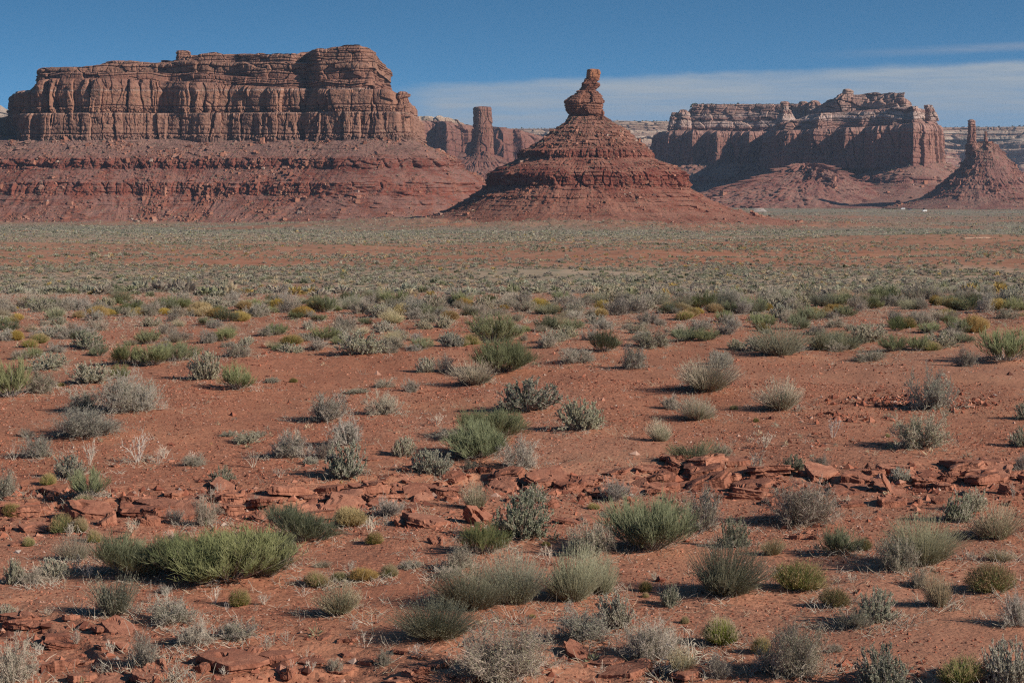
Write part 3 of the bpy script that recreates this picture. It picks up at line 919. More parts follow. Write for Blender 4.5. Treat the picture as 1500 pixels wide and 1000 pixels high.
def pillar(name, parent, mat, Y, rows, n, m, disp, depth=0.9, square=3.0, yaw=0.3, smooth=False):
    """standing rock: rows of (photo y, left px, right px), squarish plan turned by yaw"""
    a = np.linspace(0, 2 * math.pi, n, endpoint=False)
    ca, sa = np.cos(a), np.sin(a)
    e = (np.abs(np.cos(a - yaw)) ** square + np.abs(np.sin(a - yaw)) ** square) ** (-1.0 / square)
    e = e / np.max(np.abs(e * ca))
    R = np.array([(ZC + (260 - p) * Y / F, xat((l + r_) / 2, Y), (r_ - l) / 2 * Y / F) for p, l, r_ in rows])
    R = R[np.argsort(R[:, 0])]
    z = np.linspace(R[0, 0], R[-1, 0], m)
    cx, hw = np.interp(z, R[:, 0], R[:, 1]), np.interp(z, R[:, 0], R[:, 2])
    Z = np.repeat(z[:, None], n, 1)
    X = cx[:, None] + hw[:, None] * (e * ca)[None]
    Yg = Y + depth * hw[:, None] * (e * sa)[None]
    d = disp(np.broadcast_to((a * hw.mean())[None], Z.shape), Z, X, Yg)
    X = X + ca[None] * d
    Yg = Yg + sa[None] * d
    rows_ = [np.stack([X, Yg, Z], -1)]
    for f in (0.85, 0.6, 0.3, 0.0):
        mx, my = X[-1].mean(), Yg[-1].mean()
        x, y = mx + (X[-1] - mx) * f, my + (Yg[-1] - my) * f
        rows_.append(np.stack([x, y, Z[-1] + (1 - f) * hw[-1] * 0.10 + 0.4 * hw.mean() * 0.2 * fbm(x / 3.0, y / 3.0, 0.2, 2)], -1)[None])
    V = np.concatenate(rows_, 0)
    return link(name, mesh(name, V.reshape(-1, 3), grid_quads(V.shape[0], n), mat, smooth=smooth), parent)


def middle_butte():
    Y = 1500
    r = root("butte", 862, Y, "cone shaped red butte topped by a balanced rooster shaped rock spire", "butte")
    rows = [(172, 838, 881), (175, 835, 883), (182, 828, 893), (193, 811, 917), (208, 791, 931), (218, 775, 942), (221, 767, 945), (225, 766, 946), (231, 766, 948),
            (238, 755, 963), (246, 736, 984), (251, 726, 995), (254, 722, 998), (271, 721, 1001), (275, 713, 1006), (290, 689, 1030), (306, 660, 1066), (314, 640, 1100), (322, 612, 1146), (332, 575, 1205), (346, 520, 1280)]
    zb = lambda p: zat(p, Y)
    cone("talus_slope", r, ROCK['butte'], 862, Y, rows, 1100, 330,
         talus_disp(12, k=0.75, gul=2.0, gulw=11, bands=((zb(231), zb(220), 2.3, 6.0), (zb(273), zb(252), 2.8, 6.0), (zb(241.5), zb(238), 1.8, 4.0), (zb(248), zb(245), 1.8, 4.0), (zb(214), zb(211), 1.6, 4.0), (zb(287), zb(284), 1.6, 4.0)), saw=1.3, sawt=3.0, rough=0.95, ztop=zb(180), zbot=zb(325)),
         Rref=62, sites=BOULDER_SITES, k=0.7)
    zx = lambda x: 590 + x / 3.571
    zy = lambda y: 80 + y / 3.571
    body = [(345, 862, 1052), (328, 876, 1038), (315, 878, 1039), (300, 866, 1037), (288, 855, 1040), (270, 849, 1042), (250, 849, 1042), (238, 857, 1040), (228, 868, 1036), (215, 893, 1026), (205, 906, 1014), (196, 914, 1003)]
    pillar("spire_body", r, ROCK['spire'], Y, [(zy(a), zx(b), zx(c)) for a, b, c in body], 260, 110,
           cliff_disp(31, k=0.3, big=1.2, bigw=12, colw=7.0, colh=1.3, cola=2.3, sub=0.7, bedt=3.2, beda=0.6, groove=0.8, rough=0.8), depth=0.8, square=2.6)
    neck = [(200, 914, 1003), (190, 926, 1000), (180, 927, 1018), (172, 930, 1026), (160, 930, 1027), (154, 934, 1024), (150, 940, 1012), (142, 948, 1018), (134, 952, 1022), (128, 956, 1024)]
    pillar("spire_neck", r, ROCK['spire'], Y, [(zy(a), zx(b), zx(c)) for a, b, c in neck], 180, 70,
           cliff_disp(35, k=0.3, big=0.6, bigw=10, colw=4.5, colh=0.7, cola=0.8, sub=0.5, bedt=1.6, beda=0.5, groove=0.5, rough=0.35), depth=0.8)
    head = [(131, 955, 1024), (126, 957, 1029), (112, 959, 1030), (96, 959, 1029), (88, 960, 1025), (84, 963, 1018)]
    pillar("spire_head", r, ROCK['spire'], Y, [(zy(a), zx(b), zx(c)) for a, b, c in head], 160, 50,
           cliff_disp(38, k=0.3, big=0.4, bigw=10, colw=5, colh=0.8, cola=0.5, sub=0.3, bedt=2.0, beda=0.25, groove=0.3, rough=0.3), depth=0.85, square=4)


left_mesa()
middle_butte()


# ------------------------------------------------------------------ right mesa, in two wings
def right_mesa():
    r = root("mesa", 1250, 3100, "broad red mesa at right with rounded domes on top and its left faces in shade", "mesa")
    m = ROCK['right']
    Y0 = 3000

    def zf(tab, Y):
        a = np.array(tab, float)
        return lambda p: ZC + (260 - np.interp(p, a[:, 0], a[:, 1])) * Y / F
    # main block: nearest corner right of centre, wall runs back to the left
    low = [(1126, 3250), (1131, 3125), (1150, 3104), (1168, 3102), (1185, 3078), (1218, 3073), (1234, 3052), (1262, 3050), (1280, 3026), (1305, 3024), (1322, 3002),
           (1334, 2990), (1350, 3000), (1370, 3060), (1380, 3160)]
    mid = zf([(1120, 192), (1180, 190), (1300, 186), (1335, 182), (1400, 184)], 3080)
    tier("lower_cliff", r, m, low, 3500, zat(242, 3050), mid, 800, 70,
         cliff_disp(41, k=1.6, big=5, bigw=90, colw=18, colh=6, cola=5.0, sub=3.2, bedt=9, beda=0.8, groove=1.0, rough=1.3), lean=4, roundtop=5)
    up = [(1133, 3250), (1140, 3120), (1165, 3114), (1195, 3085), (1225, 3086), (1260, 3062), (1290, 3044), (1318, 3030), (1332, 3014), (1348, 3020), (1364, 3070), (1369, 3160)]
    upz = zf([(1120, 178), (1165, 175), (1185, 167), (1250, 163), (1340, 158), (1350, 160), (1380, 172)], 3080)
    tier("banded_ledge", r, m, up, 3480, lambda p: mid(p) - 2, upz, 700, 46,
         cliff_disp(44, k=1.6, big=9, bigw=80, colw=26, colh=0.6, cola=5, sub=2.2, bedt=6, beda=2.6, groove=2.2, rough=1.6), set_in=6, lean=14, roundtop=3, top_noise=2.5, top_w=16, smooth=5)
    cap = [(1188, 3240), (1194, 3150), (1225, 3130), (1262, 3125), (1290, 3095), (1310, 3085), (1322, 3075), (1329, 3090), (1331, 3190)]
    capz = zf([(1185, 152), (1197, 149), (1211, 142), (1228, 136), (1240, 137), (1254, 138), (1262, 136), (1276, 135), (1290, 137), (1303, 135), (1319, 135.5), (1330, 141), (1344, 150)], 3110)
    tier("dome_caprock", r, m, cap, 3450, lambda p: upz(p) - 3, capz, 600, 40,
         cliff_disp(47, k=1.6, big=6, bigw=60, colw=24, colh=0.8, cola=6, sub=2.2, bedt=7, beda=1.6, groove=1.8, rough=1.8), lean=6, roundtop=7, top_noise=3, dome=5.0, top_w=22, smooth=7)
    ds = lambda sd: cliff_disp(sd, k=1.2, big=1.5, bigw=20, colw=10, colh=0.9, cola=2.4, sub=1.2, bedt=4, beda=0.9, groove=1.0, rough=1.0)
    pillar("cap_knob", r, m, 3250, [(132, 1233, 1239), (134, 1231, 1243), (138, 1231, 1244), (146, 1228, 1250)], 80, 26, ds(61))
    pillar("cap_knob", r, m, 3060, [(155, 1351, 1360), (160, 1350, 1364), (168, 1353, 1366), (178, 1351, 1370)], 90, 34, ds(62))
    pillar("rock_tower", r, m, 3150, [(150, 1142, 1150), (153, 1140, 1152), (160, 1142, 1152), (168, 1139, 1157), (178, 1136, 1163), (193, 1132, 1168)], 120, 60, ds(63))
    pillar("cap_knob", r, m, 3200, [(150, 1170, 1176), (153, 1168, 1179), (160, 1167, 1180), (170, 1165, 1182)], 80, 24, ds(64))
    pillar("cap_knob", r, m, 3190, [(149, 1184, 1195), (152, 1181, 1197), (158, 1181, 1198), (170, 1180, 1199)], 80, 28, ds(65))
    # far wing
    wl = [(957, 3560), (960, 3500), (975, 3462), (1000, 3458), (1012, 3430), (1030, 3434), (1048, 3410), (1075, 3416), (1095, 3388), (1120, 3394), (1140, 3370), (1180, 3350)]
    wm = zf([(950, 194), (970, 192), (1000, 190), (1060, 193), (1140, 194), (1200, 194)], 3420)
    tier("wing_cliff", r, m, wl, 3700, zat(246, 3420), wm, 700, 60,
         cliff_disp(51, k=1.6, big=5, bigw=80, colw=17, colh=6.0, cola=5, sub=2.4, bedt=12, beda=0.8, groove=0.8, rough=1.3), lean=4, roundtop=5)
    wu = [(985, 3560), (990, 3510), (1005, 3500), (1040, 3480), (1080, 3470), (1120, 3450), (1160, 3430), (1190, 3420)]
    wuz = zf([(980, 168), (1003, 168), (1007, 156), (1016, 153), (1080, 153.5), (1200, 155)], 3480)
    tier("wing_banded_ledge", r, m, wu, 3690, lambda p: wm(p) - 3, wuz, 600, 50,
         cliff_disp(54, k=1.6, big=7, bigw=80, colw=20, colh=0.6, cola=4, sub=2.0, bedt=5, beda=2.2, groove=2.0, rough=1.3), lean=16, roundtop=2, top_noise=2)
    pillar("wing_pillar", r, m, 3490, [(166, 983, 991), (169, 981, 992), (178, 979, 993), (190, 977, 996)], 90, 40, ds(66))
    pillar("wing_pillar", r, m, 3485, [(162, 995, 1003), (166, 992, 1007), (176, 992, 1009), (190, 990, 1011)], 90, 40, ds(67))
    tf = [(940, 3600), (960, 3500), (1010, 3440), (1060, 3410), (1120, 3370), (1150, 3220), (1215, 3160), (1280, 3080), (1334, 3000), (1352, 3005), (1372, 3065), (1380, 3170)]
    zb = lambda p: zat(p, 3000)
    talus("talus_slope", r, m, tf, 3560, None, 3000, 1100, 170,
          talus_disp(43, k=1.8, gul=7, gulw=36, bands=((zb(268), zb(260), 4, 14),), saw=1.5, sawt=7, rough=1.8, ztop=zb(238), zbot=zb(295)),
          zs=[(zb(232), -25), (zb(240), 6), (zb(250), 26), (zb(259), 45), (zb(268), 52), (zb(276), 75), (zb(286), 115), (zb(294), 170), (zb(302), 250)], sites=BOULDER_SITES, k=1.7, smooth=4)
    # rubble ridge that runs out from the foot of the tower
    pillar("rubble_ridge", r, m, 2960, [(243, 1165, 1195), (252, 1138, 1222), (262, 1105, 1240), (272, 1066, 1258), (284, 1020, 1285), (294, 980, 1310), (308, 900, 1345)], 560, 150,
           talus_disp(49, k=1.8, gul=5, gulw=26, saw=0.5, sawt=6, rough=4.0, ztop=zb(240), zbot=zb(296)), depth=0.75, square=2)


right_mesa()


# ------------------------------------------------------------------ smaller rocks behind
def twin_spire_butte():
    Y = 2750
    r = root("butte", 1430, Y, "small red butte with two thin upright spires at the far right", "butte")
    m = ROCK['right']
    rows = [(208, 1436, 1446), (222, 1416, 1462), (236, 1411, 1474), (244, 1408, 1480), (258, 1393, 1494), (274, 1373, 1517), (290, 1349, 1545), (298, 1322, 1570), (304, 1290, 1610)]
    zb = lambda p: zat(p, Y)
    cone("talus_slope", r, m, 1432, Y, rows, 420, 110,
         talus_disp(71, k=1.3, gul=2.6, gulw=18, bands=((zb(270), zb(263), 3, 10),), saw=1.4, sawt=5, rough=1.4, ztop=zb(215), zbot=zb(298)), Rref=70, sites=BOULDER_SITES, k=1.4)
    ds = lambda sd: cliff_disp(sd, k=1.0, big=1.0, bigw=20, colw=9, colh=1.6, cola=1.8, sub=0.9, bedt=5, beda=0.6, groove=0.6, rough=0.8)
    pillar("spire_block", r, m, Y - 6, [(211, 1413, 1436), (216, 1412, 1440), (232, 1411, 1440), (250, 1408, 1442)], 140, 50, ds(72))
    pillar("spire", r, m, Y - 4, [(176, 1416, 1420), (178, 1414, 1423), (190, 1414, 1424), (204, 1413, 1424.5), (216, 1413, 1426)], 90, 60, ds(73))
    pillar("spire", r, m, Y, [(193, 1438, 1440), (198, 1437, 1442), (206, 1436.5, 1442.5), (216, 1436, 1443)], 60, 40, ds(74))


def lone_tower():
    Y = 3300
    r = root("rock_tower", 707, Y, "tall square rock tower standing alone between the long mesa and the cone butte", "rock tower")
    m = ROCK['back']
    rows = [(222, 694, 716), (230, 686, 728), (245, 664, 756), (262, 640, 790), (285, 590, 850)]
    zb = lambda p: zat(p, Y)
    cone("talus_slope", r, m, 706, Y, rows, 300, 70, talus_disp(81, k=1.6, gul=5, gulw=20, bands=((zb(244), zb(238), 3, 10),), saw=1.4, sawt=6, rough=1.5, ztop=zb(222), zbot=zb(280)), Rref=70)
    pillar("tower_shaft", r, m, Y, [(158, 696, 719), (161, 694, 720), (180, 695, 721), (196, 693, 722), (212, 690, 722), (219, 687, 722), (228, 686, 723)], 170, 90,
           cliff_disp(82, k=1.3, big=1.5, bigw=30, colw=13, colh=2.5, cola=2.6, sub=1.2, bedt=8, beda=0.7, groove=0.6, rough=1.0), square=4, yaw=0.5)


def distant_cliffs():
    Y = 4000
    r = root("distant_cliff", 680, Y, "distant red cliffs with rounded tops behind the tall rock tower", "cliff")
    m = ROCK['back']
    fr = [(560, 4150), (600, 4000), (618, 3980), (640, 4010), (655, 3960), (672, 4020), (690, 4060), (720, 4020), (738, 3990), (752, 4040), (765, 4030), (790, 4120), (820, 4300)]
    a = np.array([(560, 178), (612, 178), (640, 178), (665, 181), (690, 184), (720, 186), (758, 190), (800, 200), (830, 206)], float)
    zc = lambda p: ZC + (260 - np.interp(p, a[:, 0], a[:, 1])) * Y / F
    tier("cliff_wall", r, m, fr, 4500, zat(240, Y), zc, 520, 60,
         cliff_disp(91, k=2, big=14, bigw=120, colw=34, colh=1.6, cola=9, sub=3, bedt=12, beda=1.2, groove=1.5, rough=1.6), lean=6, roundtop=9, top_noise=4, top_w=22)
    b = np.array([(560, 171), (615, 171), (646, 169), (680, 178), (720, 184)], float)
    zd = lambda p: ZC + (260 - np.interp(p, b[:, 0], b[:, 1])) * 4080 / F
    tier("caprock", r, ROCK['far'], [(570, 4200), (600, 4090), (640, 4080), (680, 4090), (700, 4200)], 4480, lambda p: zc(p) - 6, zd, 300, 26,
         cliff_disp(94, k=2, big=8, bigw=70, colw=24, colh=0.7, cola=7, sub=2, bedt=6, beda=1.5, groove=1.6, rough=1.4), lean=14, roundtop=6, top_noise=4, dome=4, top_w=22)
    talus("talus_slope", r, m, [(540, 4180), (600, 4010), (660, 3990), (720, 4020), (765, 4040), (830, 4310)], 4600, None, Y, 360, 60,
          talus_disp(95, k=2, gul=6, gulw=40, saw=2, sawt=9, rough=2, ztop=zat(240, Y), zbot=zat(285, Y)),
          zs=[(zat(232, Y), -20), (zat(240, Y), 8), (zat(252, Y), 40), (zat(266, Y), 75), (zat(290, Y), 170)])


def plateau():
    Y = 6200
    r = root("plateau", 900, Y, "far pale banded plateau along the horizon under a line of dark trees", "plateau")
    m = ROCK['far']
    a = np.array([(-400, 146), (-40, 147), (4, 148), (12, 153), (22, 158), (120, 170), (400, 180), (690, 184), (840, 183), (880, 174), (900, 172), (990, 172),
                  (1100, 175), (1360, 182), (1440, 181), (1600, 180), (2200, 178)], float)
    f = lambda q: (lambda p: ZC + (260 - (np.interp(p, a[:, 0], a[:, 1]) + q)) * Y / F)
    xs = np.linspace(-500, 2100, 27)
    rr = np.random.RandomState(4)
    wob = rr.rand(27) * 320
    steps = [(60, 118, 0), (36, 60, 130), (25, 36, 210), (15, 25, 300), (7, 15, 360), (0, 7, 420)]
    names = ["lower_bench", "red_cliff", "cream_cliff", "middle_bench", "pale_cliff", "rim_ledge"]
    for i, ((qt, qb, back), nm) in enumerate(zip(steps, names)):
        fr = [(x, Y - 60 + wob[k] * (0.7 + 0.3 * math.sin(i + k)) + back) for k, x in enumerate(xs)]
        tier(nm, r, m, fr, 8600, f(qb + 3), f(qt), 1500, 26,
             cliff_disp(100 + i, k=3, big=40, bigw=260, colw=60, colh=0.5, cola=13, sub=5, bedt=7, beda=5, groove=3, rough=4),
             lean=(70 if i in (0, 3) else 22), roundtop=2, top_noise=3, top_w=40, smooth=2)
    return f(0), wob, xs


twin_spire_butte()
lone_tower()
distant_cliffs()
RIM = plateau()

# ------------------------------------------------------------------ loose rock and scrub: stuff nobody could count
OCT_V = np.array([(1, 0, 0), (0, 1, 0), (-1, 0, 0), (0, -1, 0), (0, 0, 1), (0, 0, -1)], float)
OCT_F = np.array([(0, 1, 4), (1, 2, 4), (2, 3, 4), (3, 0, 4), (1, 0, 5), (2, 1, 5), (3, 2, 5), (0, 3, 5)])
BOX_V = np.array([(x, y, z) for z in (-1, 1) for x, y in ((-1, -1), (1, -1), (1, 1), (-1, 1))], float) * 0.72
BOX_F = np.array([(0, 3, 2, 1), (4, 5, 6, 7), (0, 1, 5, 4), (1, 2, 6, 5), (2, 3, 7, 6), (3, 0, 4, 7)])


def rocks_mesh(name, P, size, seed, mat, flat=0.65, box=False):
    r = np.random.RandomState(seed)
    BV, BF = (BOX_V, BOX_F) if box else (OCT_V, OCT_F)
    n, k = len(P), len(BV)
    V = BV[None] * (1 + 0.5 * (r.rand(n, k, 1) - 0.5)) + 0.35 * (r.rand(n, k, 3) - 0.5)
    V = V * np.stack([0.7 + 0.6 * r.rand(n), 0.7 + 0.6 * r.rand(n), flat * (0.6 + 0.7 * r.rand(n))], -1)[:, None]
    a = r.rand(n) * 6.283
    tl = (r.rand(n) - 0.5) * 0.9
    ca, sa, ct, st = np.cos(a)[:, None], np.sin(a)[:, None], np.cos(tl)[:, None], np.sin(tl)[:, None]
    x, y, z = V[..., 0], V[..., 1], V[..., 2]
    y, z = y * ct - z * st, y * st + z * ct
    x, y = x * ca - y * sa, x * sa + y * ca
    V = np.stack([x, y, z], -1) * size[:, None, None] + P[:, None]
    Fc = (BF[None] + (np.arange(n) * k)[:, None, None]).reshape(-1, BF.shape[1])
    return mesh(name, V.reshape(-1, 3), Fc, mat)


def island_mat(name, stops, rough=0.9):
    m, t = new_mat(name)
    geo = t.n('ShaderNodeNewGeometry')
    col = t.ramp(geo.outputs['Random Per Island'], stops)
    mo = t.noise(geo.outputs['Position'], 6.0, 3.0)
    col = t.mix(t.rng(mo, 0.4, 0.7, 0.0, 0.4), col, t.mix(1.0, col, (0.6, 0.55, 0.55), 'MULTIPLY'))
    finish(t, col, rough, None, 0.1)
    return m


def talus_boulders():
    r = np.random.RandomState(5)
    P, S = [], []
    for (pts, k), cnt in zip(BOULDER_SITES, (17000, 5200, 8000, 1500)):
        cl = fbm(pts[:, 0] / (26 * k), pts[:, 2] / (20 * k), pts[:, 1] / (40 * k), 3)
        pr = np.clip(cl + 0.10, 0.01, 1) ** 1.5
        i = r.choice(len(pts), cnt, p=pr / pr.sum())
        P.append(pts[i])
        S.append(k * np.minimum(0.27 * (r.rand(cnt) + 0.0025) ** -0.48, 2.9))
    P, S = np.concatenate(P), np.concatenate(S)
    m = island_mat("boulder_rock", [(0.0, (0.17, 0.075, 0.052)), (0.4, (0.29, 0.13, 0.085)), (0.8, (0.30, 0.145, 0.10)), (0.95, (0.31, 0.175, 0.13)), (1.0, (0.36, 0.27, 0.22))])
    tag(link("boulder_rubble", rocks_mesh("boulder_rubble", P + np.array([0, 0, 0.15]) * S[:, None], S, 6, m, 0.8, True)), kind="stuff")


talus_boulders()


def attr_mat(name, trans=0.2, darkvar=0.35):
    m, t = new_mat(name)
    at_ = t.n('ShaderNodeAttribute', attribute_name="tone")
    geo = t.n('ShaderNodeNewGeometry')
    col = t.mix(t.math('MULTIPLY', geo.outputs['Random Per Island'], darkvar), at_.outputs['Color'], t.mix(1.0, at_.outputs['Color'], (0.45, 0.45, 0.42), 'MULTIPLY'))
    d = t.n('ShaderNodeBsdfDiffuse')
    t.set(d, 0, col)
    tr = t.n('ShaderNodeBsdfTranslucent')
    t.set(tr, 0, col)
    mx = t.n('ShaderNodeMixShader')
    t.set(mx, 0, trans)
    t.set(mx, 1, d)
    t.set(mx, 2, tr)
    o = t.n('ShaderNodeOutputMaterial')
    t.set(o, 0, mx)
    return m


PAL = 1.22 * np.array([(0.305, 0.290, 0.210), (0.345, 0.300, 0.240), (0.245, 0.245, 0.150), (0.45, 0.37, 0.25), (0.42, 0.31, 0.12), (0.12, 0.13, 0.080), (0.28, 0.24, 0.195), (0.36, 0.355, 0.265)])


def tufts(P, W, H, nq, tone, r, blade=0.16):
    """leaf clumps: nq pointed blades fanning out of each point, within a W wide, H tall dome"""
    n = len(P)
    ph = r.rand(n, nq) * 6.283
    th = np.arccos(1 - r.rand(n, nq) * 0.98)
    d = np.stack([np.cos(ph) * np.sin(th), np.sin(ph) * np.sin(th), np.cos(th) * 1.0], -1)
    r1 = 0.62 + 0.38 * r.rand(n, nq)
    r0 = r1 * (0.25 + 0.45 * r.rand(n, nq))
    sc = np.stack([W / 2, W / 2, H], -1)[:, None]
    tip = d * r1[..., None] * sc
    mid = d * ((r0 + r1) / 2)[..., None] * sc
    root_ = d * r0[..., None] * sc * 0.9
    ax = r.normal(size=(n, nq, 3))
    ax /= np.linalg.norm(ax, axis=-1)[..., None]
    wv = ax * (W * blade)[:, None, None] * (0.6 + 0.8 * r.rand(n, nq, 1))
    V = np.stack([root_, mid - wv, tip, mid + wv], 2) + P[:, None, None]
    T = np.repeat(tone[:, None, :], nq * 4, 1) * (0.85 + 0.3 * r.rand(n, 1, 1))
    return V.reshape(-1, 3), T.reshape(-1, 3)


def tone_pick(r, n, p):
    p = np.array(p, float)
    return PAL[r.choice(len(PAL), n, p=p / p.sum())]


def scrub():
    r = np.random.RandomState(21)
    Vs, Ts = [], []

    def band(y0, y1, n, nq, w0, w1, dens, probs, blade):
        n = int(n * 1.4)
        y = np.sqrt(y0 ** 2 + r.rand(n) * (y1 ** 2 - y0 ** 2))
        x = (r.rand(n) * 2 - 1) * (0.40 * y + 8)
        keep = r.rand(n) < dens(x, y)
        x, y = x[keep], y[keep]
        z = ground(x, y)
        W = w0 + (w1 - w0) * r.rand(len(x)) ** 1.6
        W = W * (0.85 + 0.5 * (pn(x / 20, y / 20, 4) + 0.3).clip(0, 1))
        V, T = tufts(np.stack([x, y, z - 0.03], -1), W, W * (0.32 + 0.24 * r.rand(len(x))), nq, tone_pick(r, len(x), probs), r, blade)
        Vs.append(V)
        Ts.append(T)

    def cover(x, y):
        c = 0.60 + 1.6 * fbm(x / 40, y / 70, 7.7, 4) + 0.5 * fbm(x / 8, y / 14, 3.7, 2)
        c = c - 0.38 * np.exp(-((y - 355 - 25 * pn(x / 60, 2.2)) / 48) ** 2) - 0.40 * np.exp(-((y - 560) / 60) ** 2) * sstep(-60, 60, x)
        c = c + 0.5 * np.exp(-((y - 235) / 45) ** 2)
        return np.clip(c, 0.10, 1.0)
    band(80, 150, 3400, 110, 0.5, 1.2, lambda x, y: 0.8 + 0 * x, (3, 4, 2, 1.5, 0.6, 0.5, 3, 1.5), 0.05)
    band(150, 330, 12500, 72, 0.45, 1.2, cover, (3.5, 4, 1.6, 2.2, 0.25, 0.6, 3, 2), 0.06)
    band(330, 560, 19000, 34, 0.55, 1.4, cover, (4, 3, 2.4, 1.8, 0.3, 1, 2.5, 2), 0.09)
    band(560, 900, 30000, 14, 0.8, 1.9, cover, (3, 3, 1.6, 2.2, 0.3, 1.0, 3, 2), 0.15)
    band(900, 1700, 46000, 6, 1.1, 2.6, cover, (4, 2, 1.5, 1, 0.2, 2, 2, 2), 0.26)
    band(1700, 3000, 24000, 5, 1.6, 3.6, cover, (4, 2, 1.5, 1, 0.2, 3, 2, 2), 0.28)
    # scattered shrubs on the rocky slopes
    for (pts, k), cnt in zip(BOULDER_SITES, (5200, 2600, 3200, 700)):
        i = r.choice(len(pts), cnt)
        W = k * (0.7 + 1.5 * r.rand(cnt) ** 2) * 1.25
        V, T = tufts(pts[i], W, W * 0.7, 7, tone_pick(r, cnt, (3, 1, 1, 0.5, 0, 4, 1, 1)), r, 0.25)
        Vs.append(V)
        Ts.append(T)
    V, T = np.concatenate(Vs), np.concatenate(Ts)
    q = np.arange(len(V)).reshape(-1, 4)
    tag(link("desert_scrub", mesh("desert_scrub", V, q, attr_mat("scrub_leaves", 0.45, 0.3), attr={"tone": T})), kind="stuff")


scrub()


def juniper_woods():
    """dark trees that fringe the rims, far off"""
    r = np.random.RandomState(8)
    f0, wob, xs = RIM
    n = 2600
    px = -450 + r.rand(n) * 2500
    Y = 6720 + r.rand(n) * 500
    keep = pn(px / 60.0, 3.0) > -0.25
    px, Y = px[keep], Y[keep]
    P = [np.stack([xat(px, Y), Y, f0(px) - 1.5], -1)]
    W = [7 + 8 * r.rand(len(px))]
    n = 260
    px = 1010 + r.rand(n) * 165
    Y = 3520 + r.rand(n) * 120
    P.append(np.stack([xat(px, Y), Y, ZC + (260 - 153.4) * 3480 / F + 0 * Y - 1.0], -1))
    W.append(4 + 4 * r.rand(n))
    P, W = np.concatenate(P), np.concatenate(W)
    V, T = tufts(P, W, W * 0.75, 14, np.tile(np.array([[0.060, 0.075, 0.042]]), (len(P), 1)), r, 0.22)
    tag(link("juniper_woods", mesh("juniper_woods", V, np.arange(len(V)).reshape(-1, 4), attr_mat("juniper_leaves"), attr={"tone": T})), kind="stuff")


juniper_woods()


def pebbles():
    r = np.random.RandomState(31)
    m = island_mat("pebble_stone", [(0.0, (0.085, 0.036, 0.027)), (0.35, (0.20, 0.070, 0.045)), (0.68, (0.31, 0.115, 0.070)), (0.90, (0.40, 0.175, 0.112)), (0.975, (0.36, 0.24, 0.19)), (1.0, (0.44, 0.37, 0.32))])
    P, S = [], []
    for y0, y1, n, s0, s1 in ((15, 30, 60000, 0.007, 0.024), (28, 46, 80000, 0.010, 0.032), (44, 82, 55000, 0.015, 0.042), (15, 80, 3600, 0.03, 0.085)):
        y = np.sqrt(y0 ** 2 + r.rand(n) * (y1 ** 2 - y0 ** 2))
        x = (r.rand(n) * 2 - 1) * (0.31 * y + 1.5)
        keep = r.rand(n) < np.clip(0.55 + 1.3 * fbm(x / 3.2, y / 4.0, 1.1, 4), 0.06, 1)
        x, y = x[keep], y[keep]
        P.append(np.stack([x, y, ground(x, y)], -1))
        S.append(s0 + (s1 - s0) * r.rand(len(x)) ** 2.2)
    # shards below the two ledges
    for L, n in ((L1, 5200), (L2, 2600)):
        x = (r.rand(n) * 2 - 1) * 11
        y = np.interp(x, L[:, 0], L[:, 1]) - r.gamma(1.4, 1.1, n) + 0.9
        keep = r.rand(n) < np.clip(0.5 + 0.9 * fbm(x / 1.8, y / 1.8, 3.1, 2), 0.1, 1)
        x, y = x[keep], y[keep]
        P.append(np.stack([x, y, ground(x, y)], -1))
        S.append(0.016 + 0.085 * r.rand(len(x)) ** 3.0)
    # clods of the little eroded bank on the right
    for cx, cy, n, rad in ((1335, 588, 420, 0.9), (1285, 590, 160, 0.5), (1390, 592, 160, 0.6), (1230, 612, 120, 0.6)):
        bx, by, _ = hit(cx, cy)
        x, y = bx + r.normal(size=n) * rad, by + r.normal(size=n) * rad * 0.9
        P.append(np.stack([x, y, ground(x, y) + 0.01], -1))
        S.append(0.015 + 0.075 * r.rand(n) ** 2.5)
    P, S = np.concatenate(P), np.concatenate(S)
    tag(link("gravel", rocks_mesh("gravel", P, S, 32, m, 0.8)), kind="stuff")


pebbles()


# ------------------------------------------------------------------ plants: one prototype set per kind
def grow(p0, d0, L, k, up, wob, r):
    n = len(p0)
    pts = [p0]
    p, d = p0.copy(), d0 / np.linalg.norm(d0, axis=1)[:, None]
    for _ in range(k):
        p = p + d * (L / k)[:, None]
        pts.append(p)
        d = d + np.array([0, 0, 1.0]) * up + r.normal(size=(n, 3)) * wob
        d /= np.linalg.norm(d, axis=1)[:, None]
    return np.stack(pts, 1)


def tubes(paths, r0, r1, sides=3):
    n, k, _ = paths.shape
    t = np.gradient(paths, axis=1)
    t /= np.linalg.norm(t, axis=2)[..., None] + 1e-9
    ref = np.array([0.31, 0.84, 0.44])
    u = np.cross(t, ref)
    u /= np.linalg.norm(u, axis=2)[..., None] + 1e-9
    v = np.cross(t, u)
    rad = np.linspace(1, 0, k)[None, :, None] * (np.asarray(r0) - r1) + r1
    a = np.arange(sides) * 2 * math.pi / sides
    V = paths[:, :, None] + (u[:, :, None] * np.cos(a)[None, None, :, None] + v[:, :, None] * np.sin(a)[None, None, :, None]) * rad[..., None]
    b = np.arange(n)[:, None, None] * k * sides + np.arange(k - 1)[None, :, None] * sides
    j = np.arange(sides)[None, None]
    j2 = (j + 1) % sides
    Fq = np.stack([b + j, b + j2, b + sides + j2, b + sides + j], -1).reshape(-1, 4)
    return V.reshape(-1, 3), Fq


